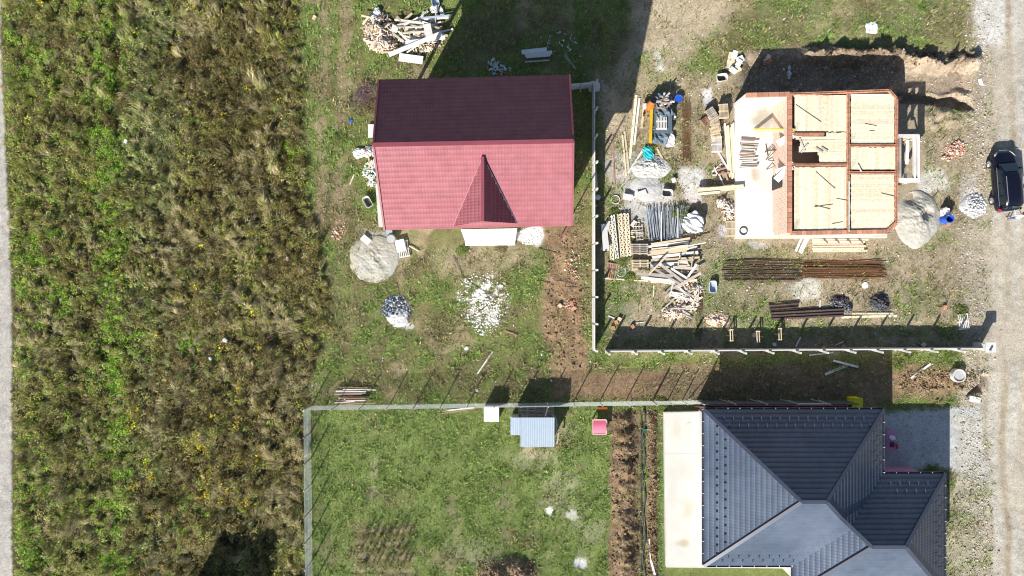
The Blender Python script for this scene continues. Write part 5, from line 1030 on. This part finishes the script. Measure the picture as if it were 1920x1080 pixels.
# sawhorses in the shade
for (x_, y_) in ((1371, 629), (1421, 632), (1462, 627)):
    e_ = empty('sawhorse', W(x_, y_), 'pale timber sawhorse standing in the shadow of the concrete wall', 'sawhorse', 'sawhorses in the wall shadow'); z_ = .8
    for dx in (-2.2, 2.2): bar('rail', wood, W(x_+dx, y_-12, z_), W(x_+dx+1, y_+11, z_), .05, .08, e_)
    for dy in (-11, 10): bar('cross_piece', wood, W(x_-3, y_+dy, z_), W(x_+4, y_+dy, z_), .06, .06, e_); 
    for dy in (-10, 10):
        for sg in (-1, 1): bar('leg', wood, W(x_, y_+dy, z_-.02), W(x_+sg*6, y_+dy, 0.02), .05, .05, e_)
    bar('stretcher', wood, W(x_-10, y_, .3), W(x_+10, y_-1, .3), .04, .06, e_)
plank((1492, 650), (1501, 632), .12, .05, .1, m=wood_w, label='short board lying near the wall foot in shade', cat='board', name='board'); plank((1565, 648), (1582, 640), .08, .05, .1, m=wood_w, label='thin stick near the wall foot in shade', cat='stick', name='stick'); plank((1300, 654), (1322, 652), .25, .06, .2, m=wood_r, label='brown board hooked on the concrete wall top', cat='board', name='board')
# blue drum and white sacks
e_ = empty('blue_drum', W(1767, 413), 'open blue plastic drum standing beside the grey sand pile', 'drum'); c = W(1767, 412); e_.location = c
lathe('shell', bluep, [(.28, 0), (.30, .05), (.30, .28), (.315, .30), (.30, .32), (.30, .58), (.315, .6), (.30, .62), (.30, .88), (.315, .9), (.27, .9), (.26, .06)], parent=e_); lathe('water', flatmat('dark_water', (.01, .015, .04), .1), [(.262, .3), (.262, .32)], parent=e_)
sheet('cement_sack', wbag, 1768, 399, .55, .8, .75, .2, 'upright bright white sack behind the blue drum', 'sack', 2); sheet('cement_sack', wbag, 1764, 401, .25, .6, .5, .1, 'narrow white sack next to the upright one', 'sack', 5)
e_ = empty('well_ring', W(1791, 703), 'round concrete well ring with pale lid on brown soil', 'well'); c = W(1791, 703); e_.location = c
lathe('ring', conc_l, [(.5, -.1), (.5, .5), (.43, .5), (.43, -.05)], 36, e_); lathe('lid', conc, [(.43, .36), (.43, .41)], 36, e_)
# drain pipe
for i in range(10):
    y0, y1 = 768+i*32, 768+(i+1)*32
    pass
mb = MB(); pts = [W(1207+3*math.sin(i*.9), 766+i*10.6, .1) for i in range(31)]
rings = []
for i, p in enumerate(pts):
    rings.append([p+Vector((math.cos(t_)*.07, 0, math.sin(t_)*.07)) for t_ in [2*math.pi*j/8 for j in range(8)]])
mb.loft(rings); tag(mb.build('drain_pipe', mat('dark_corrugated_pipe', (.06, .065, .07), .6), smooth=True), 'dark drain pipe lying in the narrow trench beside the lawn', 'pipe')
sheet('green_sack', mat('green_net', (.03, .16, .12), .7), 1208, 806, .3, .45, .2, 0, 'small dark green sack by the drain pipe', 'sack', 3)
# pink play table
e_ = empty('pink_play_table', W(1665, 822), 'pink plastic table with white sheets on the gravel', 'table'); c = W(1664, 822)
mb = MB(); mb.box((c.x, c.y, .48), (.65, 1.5, .05)); mb.build('tabletop', pinkf, e_, bevel=.02)
for sx in (-.26, .26):
    for sy in (-.65, .65): bar('leg', pinkf, (c.x+sx, c.y+sy, 0), (c.x+sx, c.y+sy, .46), .06, .06, e_)
o = sheet('white_cloth', wbag, 1666, 818, .5, .35, .1, -.4, 'white cloth crumpled on the pink table', 'cloth', 2); o.location.z = .52
o = box('purple_box', mat('purple_plastic', (.12, .02, .08), .5), (c.x+.05, c.y-.35, .56), (.3, .35, .12)); tag(o, 'dark purple box standing on the pink table', 'box')
plank((1675, 828), (1677, 840), .1, .05, .12, m=foam, label='small white stick beside the red bucket', cat='stick', name='stick')
o = box('paper_sack', wbag, W(752, 461)+Vector((0, 0, .26)), (.7, .9, .18), rz=.25); tag(o, 'pale paper sack flopped on the loaded pallet', 'sack'); plank((767, 461), (786, 472), .08, .05, .12, m=wood_y, label='yellowish stick off the loaded pallet', cat='stick', name='stick')
o = box('white_tray', conc_l, W(687, 450)+Vector((0, 0, .15)), (.75, .5, .12), rz=-.7); tag(o, 'pale tray lying on top of the sand spill', 'tray')
o = box('orange_planter', orange, W(1129, 766)+Vector((0, 0, .1)), (.75, .2, .2)); tag(o, 'small orange trough by the mesh fence', 'trough')
o = plank((1470, 35), (1471, 36), .2, .1, m=foam, label='white piece lying in the upper grass', cat='scrap') ; o.hide_render = False
sheet('lime_clump', foam, 1634, 53, .9, .9, .2, 0, 'white lime clump alone in the upper grass', 'lime clump', 6)
o = lathe('round_lid', foam, [(.24, .04), (.24, .09)]); o.location = W(1621, 535); tag(o, 'round white lid lying on the plot grass', 'lid')
for cx_, cy_, w_ in ((875, 653, .35), (894, 731, .3), (889, 717, .12), (718, 671, .12), (660, 580, .12), (590, 33, .35), (543, 486, .3), (427, 637, .35), (400, 671, .25), (243, 268, .3), (1000, 700, .1)):
    o = sheet('plastic_bag', wbag if cx_ not in (590, 543) else brick_p, cx_, cy_, w_, w_*.8, .12, random.random()*3, 'small pale crumpled plastic bag lying in vegetation' if cx_ not in (590, 543) else 'small pinkish lump lying at the field edge', 'bag' if cx_ not in (590, 543) else 'lump', cx_, 'scattered pale bags' if cx_ not in (590, 543) else 'pinkish lumps')
    if cx_ < 560: o.location.z = .5
# garden bed with tied plants
for r_ in range(3):
    for i in range(9):
        x_ = 680+i*11+random.uniform(-3, 3); y_ = 1001+r_*24+random.uniform(-4, 4); p = W(x_, y_); h_ = random.uniform(.6, 1.2)
        e_ = empty('garden_plant', p, 'thin withered plant standing in the small vegetable bed', 'plant', 'plants in the vegetable bed'); bar('stem', wood_d, p, p+Vector((random.uniform(-.06, .06), random.uniform(-.06, .06), h_)), .025, .025, e_)
        n_ = 40; a_ = rng.uniform(0, 6.28, n_); z_ = rng.uniform(.15, h_, n_); b = np.stack([p.x+np.cos(a_)*.05, p.y+np.sin(a_)*.05, z_], -1); l_ = rng.uniform(.1, .28, n_); t = b+np.stack([np.cos(a_)*l_, np.sin(a_)*l_, rng.uniform(-.1, .05, n_)], -1)
        sd_ = np.stack([-np.sin(a_), np.cos(a_), 0*a_], -1)*.03; v = np.stack([b-sd_, b+sd_, t], 1).reshape(-1, 3); o = npmesh('leaf', v, np.arange(3*n_).reshape(-1, 3), vegm, np.repeat(pick(n_, [(.16, .15, .06), (.2, .15, .08), (.1, .13, .04)]), 3, 0), e_); o['kind'] = 'stuff'
# shrubs by the red house's west side and elsewhere: trunkless bushes of leaf faces on twigs
def bush(px_, py_, r_, h_, pal, label, n_=420):
    h_ *= .8; pal = [tuple(c*f for c, f in zip(q, (.75, .62, 1.0))) for q in pal]
    p = W(px_, py_); e_ = empty('bush', p, label, 'bush'); a_ = rng.uniform(0, 6.28, n_); rr = np.sqrt(rng.random(n_))*(.45+1.2*vn(a_*1.5+px_, a_*0, 3)); z_ = h_*np.sqrt(np.clip(1-rr**2*.7, .02, 1))*rng.uniform(.4, 1, n_)
    b = np.stack([p.x+np.cos(a_)*rr*r_, p.y+np.sin(a_)*rr*r_, z_], -1); a2 = rng.uniform(0, 6.28, n_); l_ = rng.uniform(.05, .13, n_); t = b+np.stack([np.cos(a2)*l_, np.sin(a2)*l_, rng.uniform(-.05, .05, n_)], -1)
    sd_ = np.stack([-np.sin(a2), np.cos(a2), 0*a2], -1)*.03; v = np.stack([b-sd_, b+sd_, t], 1).reshape(-1, 3); o = npmesh('foliage', v, np.arange(3*n_).reshape(-1, 3), vegm, np.repeat(pick(n_, pal, .25), 3, 0), e_); o['kind'] = 'stuff'
    mb = MB()
    for i in range(9): t_ = random.uniform(0, 6.28); mb.cyl(p, p+Vector((math.cos(t_)*r_*.6, math.sin(t_)*r_*.6, h_*.8)), .02, .008, 5)
    mb.build('stem', wood_d, e_)
PINKISH = [(.28, .2, .15), (.22, .17, .12), (.2, .17, .09), (.33, .25, .19)]
for i, (x_, y_, r_, h_, pal, lb) in enumerate(((690, 172, .8, .6, PINKISH, 'brownish bush just west of the red roof corner'), (676, 186, .7, .5, PINKISH, 'low brownish bush left of the roof corner bush'), (692, 200, .7, .5, P_BROWN, 'dark bush pressed against the red house wall'), (636, 262, .5, .3, P_GREEN, 'small green bush in the west grass strip'),
        (1277, 402, .6, .7, P_GREEN, 'dark green bush behind the steel props'), (1262, 402, .5, .5, P_GREEN, 'green weed clump left of the dark bush'), (1218, 282, .5, .3, P_GREEN, 'green weeds above the teal bundle'), (1166, 490, .55, .4, P_GREEN, 'green weed clump below the lattice beams'), (1150, 400, .45, .3, P_GREEN, 'green weeds beside the long concrete wall'), (1681, 685, .5, .35, P_GREEN, 'bright green weed clump below the concrete wall'),
        (1770, 905, .8, .6, P_GREEN, 'dark green weeds beside the garage wing'), (1745, 882, .5, .4, P_GREEN, 'small weed clump north of the garage wing'), (868, 470, .4, .25, P_GREEN, 'green weeds at the front terrace left corner'), (940, 465, .4, .25, P_OLIVE, 'olive weeds at the front terrace foot'), (1330, 760, .5, .5, P_GREEN, 'green weeds beneath the dark panel fence'),
        (1180, 520, .4, .3, P_GREEN, 'green weed clump by the long yellow batten'), (1700, 668, .7, .3, P_GREEN, 'green weeds along the concrete wall foot'), (1780, 668, .8, .35, P_GREEN, 'bright green weeds near the gate pillar'), (1800, 585, .6, .35, P_GREEN, 'bright green weed patch above the grey pallet'), (1240, 760, .5, .3, P_GREEN, 'green weeds at the terrace slab corner'))): bush(x_, y_, r_, h_, pal, lb)
# off-frame shed whose shadow falls into the field
e_ = empty('neighbour_shed', W(400, 1150), 'plain timber shed just south of the overgrown field', 'shed'); c = W(400, 1160); mb = MB(); mb.box((c.x, c.y, 2.2), (4, 3, 4.4)); mb.build('wall', wood_g, e_)
mb = MB(); mb.loft([[Vector((c.x-2.2, c.y-1.7, 4.3)), Vector((c.x-2.2, c.y+1.7, 4.3)), Vector((c.x-2.2, c.y+.2, 5.4))], [Vector((c.x+1.6, c.y-1.7, 4.3)), Vector((c.x+1.6, c.y+1.7, 4.3)), Vector((c.x+1.2, c.y+.2, 5.4))]]); mb.build('roof', dkgrey, e_)
# cables on the ground
for pts, lb in ((((850, 480), (870, 520), (905, 545), (935, 560)), 'thin dark cable curving through the yard grass'), (((1010, 465), (1050, 475), (1105, 488)), 'thin dark cable crossing the brown strip'), (((1010, 525), (1060, 537), (1106, 540)), 'second thin dark cable across the brown strip'), (((805, 625), (820, 640), (850, 648)), 'short dark cable left of the lime patch')):
    mb = MB(); q = [W(x_, y_, .07) for x_, y_ in pts]
    for a_, b_ in zip(q, q[1:]): mb.bar(a_, b_, .03, .03)
    tag(mb.build('cable', black), lb, 'cable')
# ------------------------------------------------------------------ car
paint = mat('black_blue_car_paint', (.008, .010, .022), .22, .05, 3, metal=.3, bump=0, objvar=0, spec=.5, coat=.25)
glass = flatmat('car_glass', (.008, .016, .022), .06, 0, .6); chrome = flatmat('chrome_trim', (.62, .63, .68), .3, .8); tyre = flatmat('tyre_rubber', (.015, .015, .015), .8); rimm = flatmat('alloy', (.55, .56, .58), .35, .7)
wh_o = None; car = empty('parked_car', Vector((37.05, 8.05, .05)), 'dark blue black estate car parked on the gravel road', 'car'); 
def cmesh(mb, name, m, **k):
    o = mb.build(name, m, None, **k); o.parent = car; return o
# stations (y along length, + is front): half width at sill, half width at shoulder, shoulder height, centre height, bottom
ST = [(-2.28, .70, .74, .78, .84, .42), (-2.18, .82, .86, .90, .98, .30), (-1.9, .88, .90, .98, 1.02, .24), (-1.2, .90, .92, .98, 1.02, .22), (0, .90, .92, .96, 1.0, .22), (.75, .90, .91, .95, 1.0, .22), (1.2, .89, .89, .90, .99, .22), (1.75, .87, .84, .82, .90, .24), (2.08, .80, .76, .74, .80, .28), (2.25, .62, .60, .66, .70, .34)]
mb = MB(); rings = []
for y_, ws, wh, hs, hc, zb in ST:
    half = [(ws*.8, zb), (ws, zb+.12), (ws+.015, (zb+hs)/2), (wh, hs), (wh*.9, hs+(hc-hs)*.5), (wh*.5, hc-.01)]
    rings.append([Vector((x_, y_, z_)) for x_, z_ in half]+[Vector((0, y_, hc))]+[Vector((-x_, y_, z_)) for x_, z_ in half[::-1]])
mb.loft(rings); cmesh(mb, 'body', paint, smooth=True, subsurf=1)
GS = [(-2.12, .74, .98, .70, 1.06), (-1.92, .80, .99, .62, 1.50), (-1.3, .83, .99, .64, 1.57), (-.3, .84, .98, .65, 1.60), (.35, .83, .98, .63, 1.54), (.62, .82, .98, .60, 1.42), (1.28, .76, .96, .70, .99)]
mb = MB(); mb.loft([[Vector((w0, y_, z0_)), Vector((w1, y_, z1_-.03)), Vector((w1*.6, y_, z1_)), Vector((-w1*.6, y_, z1_)), Vector((-w1, y_, z1_-.03)), Vector((-w0, y_, z0_))] for y_, w0, z0_, w1, z1_ in GS]); cmesh(mb, 'cabin', paint, smooth=True)
def quad(name, m, P_, off=Vector((0, 0, 0)), th=.01):
    mb = MB(); P_ = [Vector(p)+off for p in P_]; n_ = (P_[1]-P_[0]).cross(P_[2]-P_[0]).normalized()*th; mb.loft([P_, [p+n_ for p in P_]]); return cmesh(mb, name, m)
quad('windscreen', glass, [(-.68, 1.22, 1.04), (.68, 1.22, 1.04), (.56, .58, 1.46), (-.56, .58, 1.46)], Vector((0, .02, .025)))
quad('rear_window', glass, [(-.64, -2.11, 1.08), (.64, -2.11, 1.08), (.56, -1.95, 1.46), (-.56, -1.95, 1.46)], Vector((0, -.03, .02)))
for sg in (-1, 1):
    for ya, yb, xa in ((-1.85, -1.15, .005), (-1.1, -.25, .005), (-.2, .62, .005)):
        z9 = 1.5; top_f = .645 if yb < .5 else .61; zt_f = 1.50 if yb < .5 else 1.36
        quad('side_window', glass, [(sg*.835, ya, 1.03), (sg*.835, yb+(.35 if yb > .5 else 0), 1.03), (sg*top_f, yb, zt_f), (sg*.65, ya, 1.48)], Vector((sg*.012, 0, 0)), .008)
    a, b = Vector((sg*.87, -1.9, 1.01)), Vector((sg*.86, 1.0, 1.01)); M, l = frame(a, b); link('window_trim', unit('box', chrome), None, car, M @ Matrix.Diagonal((l, .03, .025, 1)))
    a, b = Vector((sg*.60, -1.75, 1.62)), Vector((sg*.60, .25, 1.61)); M, l = frame(a, b); link('roof_rail', unit('box', chrome), None, car, M @ Matrix.Diagonal((l, .035, .03, 1)))
    mb = MB(); mb.box((sg*1.0, .85, 1.0), (.2, .14, .13)); cmesh(mb, 'mirror', paint, bevel=.03)
    quad('headlight', flatmat('lamp_glass', (.6, .62, .66), .15), [(sg*.45, 2.19, .68), (sg*.78, 1.95, .72), (sg*.80, 1.75, .84), (sg*.58, 2.02, .82)], Vector((sg*.02, .04, .02)))
    quad('tail_light', flatmat('tail_lamp', (.35, .01, .03), .2), [(sg*.80, -2.2, .80), (sg*.87, -2.0, .82), (sg*.84, -2.05, 1.05), (sg*.68, -2.22, 1.0)], Vector((sg*.02, -.06, .02)), .03)
    for yw in (1.38, -1.38):
        for nm, m_, rr_, ww_ in (('wheel', tyre, .33, .2), ('rim', rimm, .22, .215)):
            mb = MB(); mb.cyl((sg*(.80), yw, .33), (sg*(.80+ww_*.75), yw, .33), rr_, rr_, 28); oo = cmesh(mb, nm, m_); wh_o = oo if nm == 'wheel' else wh_o; oo.parent = wh_o if nm == 'rim' else car
        mb = MB()
        for k_ in range(5): t_ = k_*1.2566; mb.bar((sg*.968, yw, .33), (sg*.968, yw+math.cos(t_)*.2, .33+math.sin(t_)*.2), .05, .02)
        cmesh(mb, 'spokes', chrome).parent = wh_o
quad('licence_plate', flatmat('plate_white', (.8, .8, .8), .5), [(-.26, -2.34, .66), (.26, -2.34, .66), (.26, -2.33, .77), (-.26, -2.33, .77)], Vector((0, -.01, 0)))
quad('hood_edge_trim', chrome, [(-.35, 2.3, .66), (.35, 2.3, .66), (.35, 2.27, .69), (-.35, 2.27, .69)], Vector((0, .01, .02)))
mb = MB(); mb.box((0, -2.3, .5), (1.5, .1, .14)); cmesh(mb, 'bumper_strip', chrome, bevel=.02)
car.rotation_euler.z = R(4.5); car.scale = (.95, 1, 1)
# ------------------------------------------------------------------ person behind the car
def person(loc, rz):
    me = bpy.data.meshes.new('person'); J = {}; V_, Ed, Rd = [], [], []
    def j(n_, p, r_, par=None):
        J[n_] = len(V_); V_.append(p); Rd.append(r_)
        if par: Ed.append((J[par], J[n_]))
    j('pelvis', (0, 0, .93), .15); j('waist', (0, .02, 1.08), .13, 'pelvis'); j('chest', (0, .10, 1.32), .155, 'waist'); j('neck0', (0, .15, 1.47), .075, 'chest'); j('neck', (0, .19, 1.54), .055, 'neck0'); j('head', (0, .24, 1.64), .095, 'neck'); j('crown', (0, .25, 1.73), .07, 'head')
    for s in (-1, 1):
        q = str(s); j('sh'+q, (s*.17, .13, 1.42), .065, 'chest'); j('el'+q, (s*.24, .22, 1.15), .045, 'sh'+q); j('wr'+q, (s*.18, .46, 1.10), .03, 'el'+q); j('pa'+q, (s*.17, .53, 1.10), .035, 'wr'+q)
        for f_ in range(4): j('f%d%s' % (f_, q), (s*(.14+.022*f_), .60+.01*(f_ in (1, 2)), 1.085), .0095, 'pa'+q); j('g%d%s' % (f_, q), (s*(.14+.022*f_), .63, 1.06), .008, 'f%d%s' % (f_, q))
        j('t'+q, (s*.12, .56, 1.09), .011, 'pa'+q)
        j('hip'+q, (s*.09, 0, .86), .105, 'pelvis'); j('kn'+q, (s*.11, .04, .48), .065, 'hip'+q); j('an'+q, (s*.12, 0, .09), .042, 'kn'+q); j('toe'+q, (s*.13, .16, .035), .036, 'an'+q)
    me.from_pydata(V_, Ed, []); o = bpy.data.objects.new('body', me); COL.objects.link(o); md = o.modifiers.new('s', 'SKIN')
    for i, r_ in enumerate(Rd): me.skin_vertices[0].data[i].radius = (r_, r_*.85)
    me.skin_vertices[0].data[0].use_root = True; s2 = o.modifiers.new('u', 'SUBSURF'); s2.levels = s2.render_levels = 2
    m = bpy.data.materials.new('skin_and_clothes'); m.use_nodes = True; nt = m.node_tree; L = nt.links; b_ = nt.nodes['Principled BSDF']; b_.inputs['Roughness'].default_value = .8
    tc = ndnew(nt, 'ShaderNodeTexCoord'); sp_ = ndnew(nt, 'ShaderNodeSeparateXYZ'); L.new(tc.outputs['Object'], sp_.inputs[0]); rp = ndnew(nt, 'ShaderNodeValToRGB'); rp.color_ramp.interpolation = 'CONSTANT'
    mrr = ndnew(nt, 'ShaderNodeMapRange'); mrr.inputs[2].default_value = 2; L.new(sp_.outputs[2], mrr.inputs[0]); L.new(mrr.outputs[0], rp.inputs[0]); e = rp.color_ramp.elements; e[0].color = (.5, .5, .5, 1); e[1].position = .05; e[1].color = (.06, .12, .28, 1)
    x = e.new(.49); x.color = (.75, .74, .72, 1); x = e.new(.755); x.color = (.45, .26, .18, 1); L.new(rp.outputs[0], b_.inputs['Base Color']); me.materials.append(m)
    E_ = empty('person', loc, 'person in white shirt and blue jeans bending at the open rear of the car', 'person', rz=rz); o.parent = E_
    mb = MB(); bmesh.ops.create_icosphere(mb.bm, subdivisions=3, radius=.112, matrix=Matrix.Translation((0, .225, 1.685)) @ Matrix.Diagonal((.95, 1.08, .95, 1))); h = mb.build('hair', flatmat('dark_hair', (.03, .02, .015), .7), smooth=True); h.parent = E_
    mb = MB(); mb.cyl((0, .325, 1.64), (0, .352, 1.625), .014, .018, 8)
    for s in (-1, 1): mb.cyl((s*.095, .24, 1.65), (s*.108, .235, 1.65), .03, .025, 8)
    h = mb.build('nose_and_ears', flatmat('skin', (.45, .26, .18), .6), smooth=True); h.parent = E_
    mb = MB()
    for s in (-1, 1): mb.cyl((s*.036, .318, 1.665), (s*.036, .33, 1.663), .012, .01, 8)
    h = mb.build('eyes', black); h.parent = E_
    mb = MB(); mb.box((0, .322, 1.59), (.05, .01, .012)); h = mb.build('mouth', flatmat('lips', (.35, .12, .1), .6)); h.parent = E_
person(Vector((37.75, 5.25, .03)), R(10))
